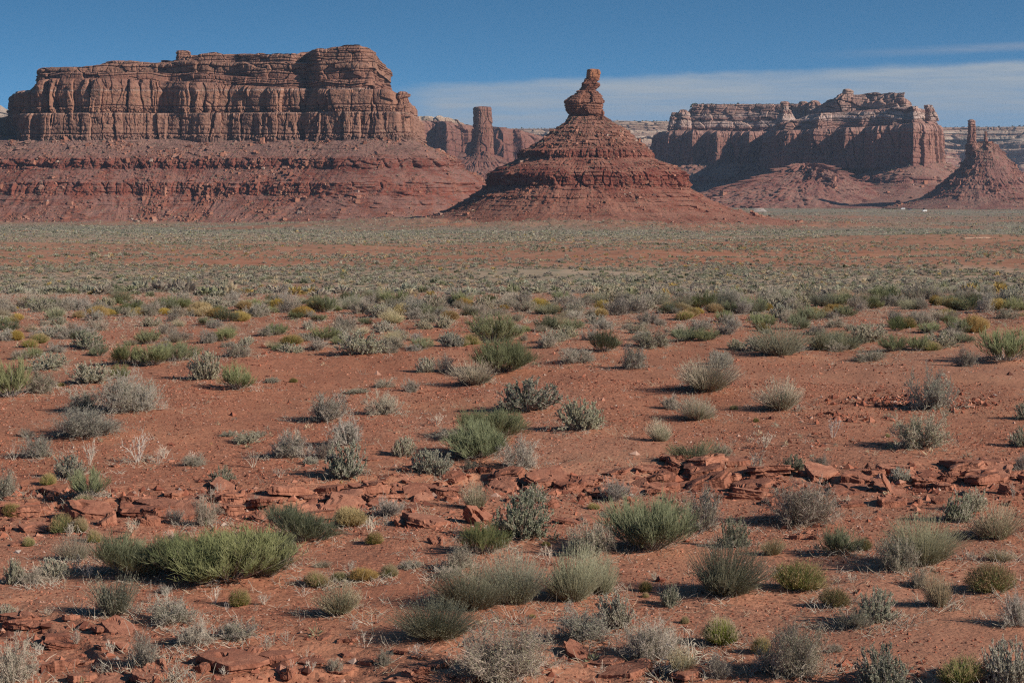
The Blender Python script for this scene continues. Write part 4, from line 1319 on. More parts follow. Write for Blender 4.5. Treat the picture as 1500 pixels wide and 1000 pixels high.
def offshoot(paths, m, lo, hi, jit, up, r):
    """m starting points and directions along every path"""
    n, k, _ = paths.shape
    t = (lo + (hi - lo) * r.rand(n, m)) * (k - 1)
    i = np.minimum(t.astype(int), k - 2)
    f = (t - i)[..., None]
    A = np.take_along_axis(paths, i[..., None], 1)
    B = np.take_along_axis(paths, i[..., None] + 1, 1)
    d = B - A
    d /= np.linalg.norm(d, axis=-1)[..., None] + 1e-9
    d = d + r.normal(size=d.shape) * jit + np.array([0, 0, 1.0]) * up
    return (A + (B - A) * f).reshape(-1, 3), d.reshape(-1, 3)


def leaves(p, d, ln, wd, r):
    n = len(p)
    d = d / (np.linalg.norm(d, axis=1)[:, None] + 1e-9)
    ax = np.cross(d, r.normal(size=(n, 3)))
    ax /= np.linalg.norm(ax, axis=1)[:, None] + 1e-9
    ln = ln * (0.6 + 0.8 * r.rand(n))[:, None]
    wd = wd * (0.7 + 0.6 * r.rand(n))[:, None]
    nn = np.cross(d, ax) * wd * 0.35
    V = np.stack([p, p + d * ln * 0.5 - ax * wd + nn, p + d * ln, p + d * ln * 0.5 + ax * wd + nn], 1)
    return V.reshape(-1, 3), np.arange(4 * n).reshape(-1, 4)


def fan(n, r, amax, rad, amin=0.0):
    ph = r.rand(n) * 6.283
    th = amin + (amax - amin) * np.sqrt(r.rand(n))
    d = np.stack([np.cos(ph) * np.sin(th), np.sin(ph) * np.sin(th), np.cos(th)], -1)
    q = np.sqrt(r.rand(n)) * rad * (0.3 + 0.7 * th / amax)
    p = np.stack([np.cos(ph) * q, np.sin(ph) * q, np.zeros(n) - 0.01], -1)
    return p, d, th


def join(*vf):
    Vs, Fs, o = [], [], 0
    for V, Fq in vf:
        Vs.append(V)
        Fs.append(Fq + o)
        o += len(V)
    return np.concatenate(Vs), np.concatenate(Fs)


def lobes(p, r, n=4, amt=0.25):
    """uneven outline: some sides of a plant reach farther than others"""
    c = r.normal(size=(n, 3))
    c[:, 2] = np.abs(c[:, 2])
    c /= np.linalg.norm(c, axis=1)[:, None]
    d = p / (np.linalg.norm(p, axis=1)[:, None] + 1e-9)
    return 1 + amt * (np.max(d @ c.T, axis=1) - 0.75) * 2


def plant_green(seed, big=1.0):
    r = np.random.RandomState(seed)
    p, d, th = fan(int(60 * big), r, 1.15, 0.20)
    L = (0.40 + 0.10 * r.rand(len(p))) * lobes(d, r, 5, 0.4)
    a = grow(p, d, L, 4, 0.05, 0.13, r)
    p2, d2 = offshoot(a, 9, 0.25, 1.0, 0.33, 0.35, r)
    b = grow(p2, d2, 0.13 + 0.12 * r.rand(len(p2)), 3, 0.10, 0.10, r)
    p3, d3 = offshoot(b, 6, 0.1, 1.0, 0.40, 0.30, r)
    c = grow(p3, d3, 0.06 + 0.08 * r.rand(len(p3)), 2, 0.05, 0.08, r)
    dead = grow(*fan(30, r, 1.45, 0.25)[:2], 0.25 + 0.15 * r.rand(30), 3, 0.0, 0.25, r)
    q = 1 / math.sqrt(big)
    return {'stems': join(tubes(a, 0.006 * q, 0.003 * q), tubes(dead, 0.004 * q, 0.002 * q)), 'foliage': join(tubes(b, 0.0042 * q, 0.0026 * q), tubes(c, 0.0034 * q, 0.0016 * q))}


def plant_twig(seed, big=1.0, leafn=1.0):
    r = np.random.RandomState(seed)
    p, d, th = fan(int(50 * big), r, 1.45, 0.13)
    L = (0.36 + 0.16 * r.rand(len(p))) * lobes(d, r, 4, 0.65)
    a = grow(p, d, L, 5, 0.10, 0.24, r)
    p2, d2 = offshoot(a, 8, 0.2, 1.0, 0.65, 0.25, r)
    b = grow(p2, d2, 0.09 + 0.13 * r.rand(len(p2)), 3, 0.05, 0.28, r)
    p3, d3 = offshoot(b, 8, 0.1, 1.0, 0.80, 0.15, r)
    c = grow(p3, d3, 0.035 + 0.065 * r.rand(len(p3)), 2, 0.02, 0.25, r)
    pl, dl = offshoot(c, 2, 0.3, 1.0, 0.8, 0.2, r)
    i = r.rand(len(pl)) < 0.95 * leafn * (0.45 + 0.9 * (pn(pl[:, 0] * 4, pl[:, 1] * 4, pl[:, 2] * 4 + seed) > 0))
    q = 1 / math.sqrt(big)
    return {'stems': join(tubes(a, 0.007 * q, 0.003 * q), tubes(b, 0.0036 * q, 0.0022 * q), tubes(c, 0.0026 * q, 0.0014 * q)), 'foliage': leaves(pl[i], dl[i], 0.024 * q, 0.007 * q, r)}


def plant_silver(seed, big=1.0):
    r = np.random.RandomState(seed)
    p, d, th = fan(int(80 * big), r, 1.45, 0.16)
    L = (0.36 + 0.10 * r.rand(len(p))) * lobes(d, r, 5, 0.3)
    a = grow(p, d, L, 4, 0.12, 0.16, r)
    p2, d2 = offshoot(a, 11, 0.2, 1.0, 0.75, 0.3, r)
    b = grow(p2, d2, 0.03 + 0.07 * r.rand(len(p2)), 3, 0.06, 0.25, r)
    keep = r.rand(len(b)) < 0.8
    pl, dl = offshoot(b[keep], 22, 0.15, 1.02, 1.1, 0.10, r)
    q = 1 / math.sqrt(big)
    return {'stems': join(tubes(a, 0.008 * q, 0.004 * q), tubes(b, 0.0045 * q, 0.0025 * q)), 'foliage': leaves(pl, dl, 0.023 * q, 0.0072 * q, r)}


def plant_bunch(seed, big=1.0):
    r = np.random.RandomState(seed)
    p, d, th = fan(int(520 * big), r, 1.10, 0.26)
    a = grow(p, d, (0.42 + 0.24 * r.rand(len(p))) * lobes(d, r, 4, 0.55), 3, 0.03, 0.09, r)
    pl, dl = offshoot(a, 3, 0.72, 1.0, 0.25, 0.2, r)
    p, d, th = fan(int(70 * big), r, 1.3, 0.20)
    g = grow(p, d, 0.30 + 0.10 * r.rand(len(p)), 3, 0.08, 0.15, r)
    p2, d2 = offshoot(g, 8, 0.3, 1.0, 0.45, 0.3, r)
    b = grow(p2, d2, 0.06 + 0.10 * r.rand(len(p2)), 2, 0.05, 0.15, r)
    pg, dg = offshoot(b, 4, 0.1, 1.0, 0.6, 0.2, r)
    q = 1 / math.sqrt(big)
    return {'stalks': join(tubes(a, 0.0034 * q, 0.0020 * q), leaves(pl, dl, 0.035 * q, 0.006 * q, r)), 'foliage': join(tubes(g, 0.004 * q, 0.002 * q), tubes(b, 0.003 * q, 0.0018 * q), leaves(pg, dg, 0.026 * q, 0.0075 * q, r))}


def plant_snake(seed, tan=0.5, big=1.0):
    r = np.random.RandomState(seed)
    p, d, th = fan(int(620 * big), r, 1.35, 0.16)
    L = (0.36 + 0.08 * r.rand(len(p))) * lobes(d, r, 4, 0.25)
    a = grow(p, d, L, 3, 0.10, 0.07, r)
    pl, dl = offshoot(a, 4, 0.35, 0.95, 0.4, 0.35, r)
    k = r.rand(len(a)) < tan + 0.15
    p2, d2 = offshoot(a[k], 4, 0.75, 1.0, 0.45, 0.4, r)
    s = grow(p2, d2, 0.06 + 0.08 * r.rand(len(p2)), 2, 0.0, 0.1, r)
    ps, ds_ = offshoot(s, 2, 0.7, 1.0, 0.6, 0.3, r)
    return {'foliage': join(tubes(a, 0.0034, 0.0022), leaves(pl, dl, 0.05, 0.0055, r)), 'seed_heads': join(tubes(s, 0.0022, 0.0014), leaves(ps, ds_, 0.016, 0.006, r))}


def plant_dead(seed, n=6, up=0.05, arch=0.0):
    r = np.random.RandomState(seed)
    p, d, th = fan(n, r, 0.75 if not arch else 1.0, 0.05)
    a = grow(p, d, 0.5 + 0.3 * r.rand(n), 6, up - arch, 0.10, r)
    p2, d2 = offshoot(a, 5 if not arch else 3, 0.25, 0.95, 0.55 if not arch else 0.3, 0.25 - arch, r)
    b = grow(p2, d2, 0.14 + 0.18 * r.rand(len(p2)), 4, 0.04 - arch, 0.16, r)
    p3, d3 = offshoot(b, 3, 0.3, 1.0, 0.6, 0.2 - arch, r)
    c = grow(p3, d3, 0.05 + 0.09 * r.rand(len(p3)), 2, 0, 0.2, r)
    return {'stems': join(tubes(a, 0.011, 0.006, 4), tubes(b, 0.007, 0.004), tubes(c, 0.0045, 0.003))}


MAT = {
    'wood': leaf_mat("grey_twig", (0.23, 0.195, 0.16), (0.46, 0.39, 0.325), 0.0, 0.45),
    'wood_pale': leaf_mat("bleached_twig", (0.40, 0.34, 0.27), (0.58, 0.51, 0.42), 0.0, 0.3),
    'green': leaf_mat("green_stem", (0.215, 0.240, 0.120), (0.36, 0.37, 0.21), 0.4, 0.25),
    'grey_leaf': leaf_mat("grey_green_leaf", (0.27, 0.272, 0.188), (0.44, 0.425, 0.305), 0.45, 0.5),
    'silver': leaf_mat("silvery_leaf", (0.38, 0.365, 0.255), (0.57, 0.54, 0.40), 0.35, 0.3),
    'dark_leaf': leaf_mat("dark_sage_leaf", (0.23, 0.245, 0.165), (0.38, 0.385, 0.28), 0.35, 0.3),
    'straw': leaf_mat("straw_stalk", (0.36, 0.29, 0.185), (0.52, 0.44, 0.30), 0.2, 0.3),
    'bunch': leaf_mat("bunch_green", (0.275, 0.275, 0.175), (0.43, 0.405, 0.28), 0.4, 0.4),
    'snake': leaf_mat("yellow_green_stem", (0.23, 0.26, 0.080), (0.39, 0.39, 0.16), 0.3, 0.4),
    'seed': leaf_mat("tan_seed_head", (0.33, 0.23, 0.13), (0.46, 0.34, 0.20), 0.15, 0.3),
    'gold': leaf_mat("golden_seed_head", (0.38, 0.27, 0.10), (0.50, 0.37, 0.16), 0.15, 0.3),
}
# kind: (object name, category, look, builders, part materials)
KIND = {
    'G': ("green_shrub", "green shrub", "green fine stemmed shrub", [plant_green(1), plant_green(2), plant_green(3), plant_green(4)], {'stems': 'wood', 'foliage': 'green'}),
    'T': ("twiggy_shrub", "grey shrub", "grey twiggy shrub", [plant_twig(11), plant_twig(12), plant_twig(13), plant_twig(14, 1, 0.3), plant_twig(15, 1, 0.3)], {'stems': 'wood', 'foliage': 'grey_leaf'}),
    'S': ("saltbush", "saltbush", "silvery leaved saltbush", [plant_silver(21), plant_silver(22), plant_silver(23)], {'stems': 'wood', 'foliage': 'silver'}),
    'K': ("dark_sagebrush", "sagebrush", "dark grey green sagebrush", [plant_silver(26), plant_silver(27)], {'stems': 'wood', 'foliage': 'dark_leaf'}),
    'B': ("bunchgrass_clump", "grass clump", "pale straw tipped clump", [plant_bunch(31), plant_bunch(32), plant_bunch(33)], {'stalks': 'straw', 'foliage': 'bunch'}),
    'M': ("olive_shrub", "olive shrub", "olive grey broom like shrub", [plant_bunch(36), plant_bunch(37)], {'stalks': 'bunch', 'foliage': 'grey_leaf'}),
    'Y': ("snakeweed_bush", "snakeweed", "yellow green snakeweed tuft", [plant_snake(41), plant_snake(42), plant_snake(43, 0.25)], {'foliage': 'snake', 'seed_heads': 'seed'}),
    'F': ("golden_bush", "golden bush", "golden rounded dry bush", [plant_snake(46, 0.85), plant_snake(47, 0.85)], {'foliage': 'gold', 'seed_heads': 'gold'}),
    'D': ("dead_branches", "dead branches", "bare bleached dead twigs", [plant_dead(51), plant_dead(52, 4), plant_dead(53, 9)], {'stems': 'wood_pale'}),
    'A': ("arching_stalks", "dead stalks", "white arching dead stalks", [plant_dead(57, 16, 0.05, 0.30)], {'stems': 'wood_pale'}),
}
BIGK = {'G': [plant_green(5, 2.4), plant_green(6, 2.4)], 'T': [plant_twig(16, 2.2), plant_twig(17, 2.2)], 'M': [plant_bunch(38, 2.2), plant_bunch(39, 2.2)], 'S': [plant_silver(24, 2.0)], 'B': [plant_bunch(34, 1.8)]}


def proto_meshes(kind, parts, i):
    allv = np.concatenate([v for v, _ in parts.values()])
    hw = max(np.percentile(np.abs(allv[:, 0]), 98), np.percentile(np.abs(allv[:, 1]), 98))
    top = np.percentile(allv[:, 2], 99)
    mats = KIND[kind][4]
    out = {}
    for pn_, (v, f) in parts.items():
        v = v / np.array([2 * hw, 2 * hw, top])
        out[pn_] = mesh(f"{KIND[kind][0]}_{pn_}", v, f, MAT[mats[pn_]])
    V, Fq = join(*[parts[k] for k in parts])
    me = mesh(f"{KIND[kind][0]}_whole", V / np.array([2 * hw, 2 * hw, top]), Fq, None)
    idx, nf = [], 0
    for j, k in enumerate(parts):
        me.materials.append(MAT[mats[k]])
        idx += [j] * len(parts[k][1])
    me.polygons.foreach_set("material_index", np.array(idx, np.int32))
    return out, me


PROTO = {k: [proto_meshes(k, p, i) for i, p in enumerate(v[3])] for k, v in KIND.items()}
PROTO_BIG = {k: [proto_meshes(k, p, i) for i, p in enumerate(v)] for k, v in BIGK.items()}

# ------------------------------------------------------------------ where each plant stands: kind, photo x, photo y of its foot, width, height in photo px
ANCHORS = [(340, 845, "the largest green bush"), (948, 790, "the bright green bush below the ledge"), (703, 660, "the bright green bush above the ledge"), (735, 530, "the tall green bush at the top of the bare slope"),
           (1298, 706, "the upright tilted slab"), (505, 735, "the big slanting slab"), (1034, 560, "the big straw topped mound"), (1176, 745, "the wide grey shrub under the ledge"),
           (1012, 960, "the arching white stalks"), (202, 660, "the bare white twig"), (192, 585, "the wide grey thicket"), (1352, 640, "the round shrub with the long shadow"),
           (1350, 805, "the spreading olive shrub"), (1060, 845, "the tall olive clump"), (1472, 510, "the big green bush at the right edge"), (722, 488, "the leafy green bush in the row"),
           (303, 540, "the upright pale saltbush"), (855, 615, "the saltbush on open gravel"), (740, 965, "the grey bush at the bottom edge"), (697, 757, "the grooved rock"),
           (1143, 505, "the wide olive mound"), (335, 978, "the long dark ledge slab"), (131, 722, "the small green bush on the left slope"), (498, 885, "the lone pale stalk clump")]
SPECIAL = {(335, 862): "largest green shrub in the picture, sprawling across red sand", (948, 812): "large bright green broom shrub standing just below the rock ledge",
           (703, 678): "bright green rounded shrub just above the rock ledge", (735, 549): "tall green shrub at the top of the bare gravel slope", (1034, 577): "big rounded mound tipped with straw coloured stalks",
           (1176, 770): "wide grey leafy twig shrub right under the ledge", (1012, 988): "white dead stalks arching over beside a grey bush", (202, 680): "bare white branching twig standing alone on gravel",
           (192, 606): "wide grey thicket with a dark heart on the left slope", (1352, 659): "round grey shrub casting a long shadow on bare gravel", (1350, 832): "spreading olive green shrub fanning upward on the right",
           (1060, 877): "tall olive clump of upright stems with pale tips", (1472, 532): "big green shrub on the crest at the right edge", (722, 503): "leafy green shrub standing out in the back row",
           (303, 556): "upright pale saltbush with stiff leaf clusters", (855, 632): "silvery saltbush alone on open gravel with a leftward shadow", (740, 1004): "big grey shrub cut off by the bottom edge",
           (1143, 524): "wide olive mound of fine stems on the crest", (131, 738): "small blue green shrub with bright tufts at its foot", (498, 902): "lone clump of pale upright stalks with green base",
           (562, 609): "small round ball shaped grey shrub alone on gravel"}
DIRS = ["right of", "behind and right of", "behind", "behind and left of", "left of", "in front and left of", "in front of", "in front and right of"]
USED_LABELS = set()
ORD = ["nearest", "second nearest", "third nearest", "fourth nearest"]


def place_label(look, px, py, w_, h_, own=None):
    size = "tiny" if w_ < 22 else "small" if w_ < 40 else "large" if w_ > 95 else "mid sized"
    form = " low" if h_ < 0.36 * w_ else " upright" if h_ > 0.95 * w_ else ""
    order = sorted((math.hypot(px - a, (py - b) * 1.7), a, b, t) for a, b, t in ANCHORS)
    for tries in (0, 1, 2):
        for dist, a, b, t in order[:6 + 5 * tries]:
            if dist < 12:
                continue
            ang = math.atan2(-(py - b) * 1.7, px - a)
            dr = DIRS[int(round(ang / (math.pi / 4))) % 8]
            rel = ["", "just ", "well "][0 if tries == 0 else 1 if dist < 70 else 2]
            lb = f"{size}{form} {look} {rel}{dr} {t}"
            if len(lb.split()) <= 16 and lb not in USED_LABELS:
                USED_LABELS.add(lb)
                return lb
    return None


_rp = np.random.RandomState(77)
KROT = {}


def put_plant(kind, px, py, wpx, hpx, label=None, group=None, parts=True, pos=None):
    x, y, z = pos if pos is not None else hit(px, py)
    W, H = wpx / F * y, hpx / F * y * 0.95
    pool = PROTO_BIG[kind] if (wpx > 84 and kind in PROTO_BIG) else PROTO[kind]
    KROT[kind] = KROT.get(kind, 0) + 1
    pm, whole = pool[KROT[kind] % len(pool)]
    nm, cat, look, _, _ = KIND[kind]
    back = W * 0.30                                   # the foot seen is the near edge; the root stands behind it
    y2 = y + back
    x2 = x * y2 / y
    z2 = float(ground(x2, y2)) - 0.015
    rz = _rp.rand() * 6.283
    if parts and len(pm) > 1:
        o = bpy.data.objects.new(nm, None)
        COL.objects.link(o)
        for pn_, me in pm.items():
            link(pn_, me, o)
    else:
        o = link(nm, whole)
    o.location = (x2, y2, z2)
    o.rotation_euler = (_rp.normal() * 0.07, _rp.normal() * 0.07, rz)
    e = 0.86 + 0.28 * _rp.rand()
    o.scale = (W * e, W / e, H)
    tag(o, label, cat, group, "thing")
    return o


def plants():
    for line in PLANTS.strip().splitlines():
        for it in line.split("|"):
            k, *v = it.split()
            px, py, w_, h_ = map(int, v)
            nm, cat, look, _, _ = KIND[k]
            grp = {"grey shrub": "grey twiggy shrubs", "green shrub": "green shrubs", "saltbush": "silvery saltbushes", "sagebrush": "dark sagebrush", "grass clump": "pale grass clumps",
                   "olive shrub": "olive shrubs", "snakeweed": "snakeweed tufts", "golden bush": "golden dry bushes", "dead branches": "dead twigs", "dead stalks": None}[cat]
            lb = SPECIAL.get((px, py))
            if lb:
                USED_LABELS.add(lb)
            else:
                lb = place_label(look, px, py, w_, h_)
            put_plant(k, px, py, w_, h_, lb, grp, parts=w_ >= 24)
    # dead twigs that stand here and there among the stones
    r = np.random.RandomState(123)
    for i in range(46):
        px, py = 1510 * r.rand(), 640 + 355 * r.rand()
        if r.rand() < 0.5:
            px = 560 * r.rand()
        w_ = 15 + 20 * r.rand()
        h_ = w_ * (0.7 + 0.5 * r.rand())
        lb = place_label(KIND['D'][2], px, py, w_, h_)
        put_plant('D', px, py, w_, h_, lb or "tiny bare dead twig standing among stones and gravel", "dead twigs" if lb else "tiny dead twigs among the stones")
    # the crowded row along the far rim of the near flat
    r = np.random.RandomState(99)
    lab = {'T': "grey twiggy shrub in the crowded row along the far rim", 'F': "golden rounded bush in the crowded row along the far rim",
           'G': "green shrub in the crowded row along the far rim", 'M': "pale stalked olive clump in the crowded row along the far rim", 'S': "silvery saltbush in the crowded row along the far rim"}
    grp = {'T': "grey shrubs of the rim row", 'F': "golden bushes of the rim row", 'G': "green shrubs of the rim row", 'M': "olive clumps of the rim row", 'S': "saltbushes of the rim row"}
    for i in range(235):
        px = -20 + 1540 * (i + r.rand()) / 235.0
        t = r.rand()
        rise = 10 * max(0.0, min(1.0, (px - 700) / 500.0))
        k = r.choice(list("TFGMS"), p=[0.43, 0.20, 0.16, 0.12, 0.09])
        py = (443 if k != 'F' else 449) + 22 * t - rise * 0.6
        w_ = (19 + 24 * r.rand()) * (0.75 if k in 'F' else 1.0)
        h_ = w_ * (0.40 + 0.24 * r.rand()) * (1.12 if px > 1000 else 1.0)
        put_plant(k, px, py, w_, h_, lab[k], grp[k], parts=False)
    for i in range(165):
        px, py = -10 + 1520 * r.rand(), 466 + 52 * r.rand() ** 1.3
        k = r.choice(list("TGSBY"), p=[0.46, 0.18, 0.12, 0.16, 0.08])
        w_ = 16 + 20 * r.rand()
        put_plant(k, px, py, w_, w_ * (0.45 + 0.2 * r.rand()), {'T': "little grey shrub scattered between the back row and the bare slope", 'G': "little green shrub scattered between the back row and the bare slope",
                  'S': "little saltbush scattered between the back row and the bare slope", 'B': "little pale grass clump scattered between the back row and the bare slope",
                  'Y': "little snakeweed tuft scattered between the back row and the bare slope"}[k], "little scattered plants, " + KIND[k][1], parts=False)


plants()


def dry_grass():
    """short dry stalks and litter between the shrubs"""
    r = np.random.RandomState(55)
    n = 34000
    y = np.sqrt(16 ** 2 + r.rand(n) * (86 ** 2 - 16 ** 2))
    x = (r.rand(n) * 2 - 1) * (0.31 * y + 1.5)
    d = np.clip(0.08 + 0.60 * sstep(54, 66, y) + 0.9 * fbm(x / 3.5, y / 4.5, 6.1, 3) * 0.8 - 0.28 * ((y > 34) & (y < 54)), 0.02, 1)
    k = r.rand(n) < d
    x, y = x[k], y[k]
    # litter shed under the bigger shrubs
    lx = np.concatenate([mx + r.normal(size=42) * mr * 0.75 for mx, my, mr, mh in MOUNDS])
    ly = np.concatenate([my + r.normal(size=42) * mr * 0.75 for mx, my, mr, mh in MOUNDS])
    x, y = np.r_[x, lx], np.r_[y, ly]
    P = np.stack([x, y, ground(x, y)], -1)
    nb = 7
    p = np.repeat(P, nb, 0) + r.normal(size=(len(P) * nb, 3)) * np.array([0.06, 0.06, 0.0])
    p[:, 2] -= 0.01
    dd = r.normal(size=p.shape) * np.array([0.8, 0.8, 0.3]) + np.array([0, 0, 0.45])
    L = (0.05 + 0.15 * r.rand(len(p)) ** 1.5)
    a = grow(p, dd, L, 2, 0.0, 0.25, r)
    V, Fq = tubes(a, 0.0038, 0.0020)
    tone = np.array([(0.40, 0.33, 0.24), (0.33, 0.29, 0.24), (0.46, 0.41, 0.34), (0.27, 0.23, 0.19)])[r.choice(4, len(P))]
    T = np.repeat(tone, nb * 9, 0)
    tag(link("dry_grass", mesh("dry_grass", V, Fq, attr_mat("dry_grass_blades", 0.1), attr={"tone": T})), kind="stuff")


dry_grass()


# ------------------------------------------------------------------ sandstone slabs and blocks along the ledges
def slab_mesh(seed, depth, thick, nbeds=3, rough=0.02, round_=0.0):
    """broken slab one unit long: jagged outline, wedge-shaped, layered sides that step in and out unevenly"""
    r = np.random.RandomState(seed)
    nv = r.randint(7, 12)
    av = np.sort((np.arange(nv) + 0.85 * r.rand(nv)) / nv * 2 * math.pi)
    rr = 0.62 + 0.45 * r.rand(nv)
    cv_ = np.stack([np.cos(av) * 0.5 * rr, np.sin(av) * 0.5 * depth * rr], -1)
    cv_ /= np.abs(cv_[:, 0]).max() * 2
    n = 84
    t = np.linspace(0, nv, n, endpoint=False)
    i = t.astype(int) % nv
    f = (t - np.floor(t))[:, None]
    out = cv_[i] * (1 - f) + cv_[(i + 1) % nv] * f
    a = np.arctan2(out[:, 1], out[:, 0])
    ca, sa = np.cos(a), np.sin(a)
    out = out * (1 + 0.10 * fbm(ca * 3.5, sa * 3.5, seed * 1.7, 4, 0.65))[:, None]
    tilt = (r.rand(2) - 0.5) * np.array([0.9, 0.9]) * thick / 0.5
    top = lambda p: thick + tilt[0] * p[:, 0] + tilt[1] * p[:, 1] + 0.9 * rough * fbm(p[:, 0] * 4, p[:, 1] * 4, seed + 0.5, 4, 0.6) + 0.25 * thick * np.round(1.4 * pn(p[:, 0] * 2.2, p[:, 1] * 2.2, seed + 9.5))
    rows = []
    for s_ in (0.0, 0.25, 0.45, 0.62, 0.78, 0.9, 0.97):
        p = out * s_
        rows.append(np.stack([p[:, 0], p[:, 1], top(p) - round_ * thick * s_ ** 4], -1))
    edges = np.sort(np.r_[0, 1, 0.12 + 0.76 * r.rand(max(0, nbeds - 1))])[::-1]
    zt = top(out) - round_ * thick
    for b in range(len(edges) - 1):
        hi, lo = edges[b], edges[b + 1]
        off = 1.0 + (r.rand() - 0.62) * 0.20 + 0.10 * fbm(ca * 2.2, sa * 2.2, seed + b * 3.3, 3)
        for u in (0.04, 0.5, 0.96):
            h = hi + (lo - hi) * u
            p = out * (off * (1 + rough * 1.6 * fbm(ca * 7, sa * 7, h * 9 + seed, 2)))[:, None]
            rows.append(np.stack([p[:, 0], p[:, 1], zt * h + (0.06 * thick * pn(ca * 2, sa * 2, seed + b) if 0 < h < 1 else 0)], -1))
    rows.append(np.stack([out[:, 0] * 0.6, out[:, 1] * 0.6, 0 * a], -1))
    rows.append(np.stack([out[:, 0] * 0.0, out[:, 1] * 0.0, 0 * a], -1))
    V = np.array(rows)
    return V.reshape(-1, 3), grid_quads(len(rows), n)


def slab_mat():
    m, t = new_mat("ledge_sandstone")
    tcn = t.n('ShaderNodeTexCoord')
    oi = t.n('ShaderNodeObjectInfo')
    geo = t.n('ShaderNodeNewGeometry')
    pos = geo.outputs['Position']
    col = t.mix(oi.outputs['Random'], (0.215, 0.088, 0.058), (0.35, 0.160, 0.104))
    n1 = t.noise(pos, 5.0, 5.0, 0.65)
    col = t.mix(t.rng(n1, 0.40, 0.68, 0.0, 0.75), col, (0.20, 0.075, 0.048))
    beds = t.noise(t.vmul(tcn.outputs['Object'], (2.0, 2.0, 30.0)), 1.0, 3.0, 0.7)
    col = t.mix(t.rng(beds, 0.52, 0.66, 0.0, 0.45), col, (0.43, 0.20, 0.125))
    n2 = t.noise(pos, 28.0, 3.0, 0.7)
    col = t.mix(t.rng(n2, 0.58, 0.75, 0.0, 0.5), col, (0.14, 0.060, 0.042))
    b = t.n('ShaderNodeBump')
    t.set(b, 'Strength', 0.8)
    t.set(b, 'Distance', 0.02)
    t.set(b, 'Height', t.noise(pos, 22.0, 6.0, 0.75))
    finish(t, col, 0.92, b.outputs[0], 0.1)
    return m


SLABS = """
473 745 34 25|505 748 62 30|484 722 36 12|523 722 32 12|614 730 44 32|583 724 22 17|657 704 44 15|688 692 26 12|711 692 20 13|726 707 28 14|391 763 36 24|625 771 60 20
697 767 44 22|590 770 28 12|640 798 28 18|545 675 20 8|603 747 26 10|159 770 32 23|161 747 24 14|218 770 42 24|200 745 58 16|240 745 32 16|333 738 66 14|342 750 34 10
52 780 42 11|7 777 22 10|75 732 18 10|40 717 26 8|168 684 16 6|980 694 38 10|945 692 30 9|1030 710 68 15|935 722 42 22|972 708 38 16|962 722 44 12|980 731 24 11
1040 694 42 9|1072 685 60 8|1105 722 58 14|832 720 56 14|855 735 34 15|810 745 32 18|870 722 26 11|832 767 38 18|865 767 42 17|1298 722 26 34|1350 710 52 12|1385 717 42 14
1412 690 78 10|1446 705 54 13|1355 697 26 9|1272 712 30 15|1200 708 58 14|1226 718 24 13|1140 718 36 22|1244 742 40 14|1305 742 52 14|1375 738 22 11|1345 738 18 10|1478 725 34 20
1481 742 20 12|1165 790 22 13|1192 790 17 8|1273 592 9 13|28 922 48 12|103 909 26 11|335 987 98 26|297 985 26 17|235 985 36 23|220 1000 56 14|78 985 74 18|405 975 64 26
456 975 42 16|422 997 32 20|495 990 34 15|588 957 25 8|510 942 30 9|612 990 40 12|846 966 52 20|890 976 46 13|920 992 80 13|1010 996 56 8|1375 838 22 10|690 1000 50 12
130 690 20 7|285 720 30 9|310 712 20 8|255 728 30 9|420 720 26 9|450 735 30 12|560 705 26 9|600 690 24 7|640 690 24 8|780 720 26 10|750 735 24 10|900 700 24 8|1165 716 30 10|1260 695 30 8
1320 690 30 7|1395 700 24 8|1440 740 22 9|1420 725 24 9|1180 735 22 9|1210 752 20 8|1060 730 26 9|1010 735 20 9|760 770 20 9|555 745 24 9|660 735 28 10|370 735 24 8|300 752 24 9|120 765 20 8
25 800 22 8|185 790 22 9|210 795 18 8|260 790 22 8|95 745 18 7|12 735 20 8|150 925 34 10|180 950 30 9|60 945 34 10|20 965 30 10|120 1000 40 12|260 965 26 9|370 955 26 9|540 972 30 10|640 978 30 9|760 985 22 8
"""
SLAB_SPECIAL = {(1298, 722): ("tall slab standing tilted on end in front of the ledge", 'up'), (505, 748): ("big flat slab slanting toward the viewer below the ledge", 'face'),
                (697, 767): ("grooved layered rock block leaning on its side", 'groove'), (335, 987): ("longest dark overhanging ledge slab at the lower left", 'flat'),
                (614, 730): ("thick angular block with a shadowed notch under it", 'face'), (935, 722): ("tilted flat slab leaning in the middle of the ledge", 'face'),
                (972, 708): ("thin slab tipped up edgewise within the ledge", 'face'), (846, 966): ("smooth tilted slab below the dark twiggy shrub", 'face'), (218, 770): ("rounded big boulder under the left overhang", 'block'),
                (159, 770): ("smooth rounded boulder left of the overhang", 'block')}


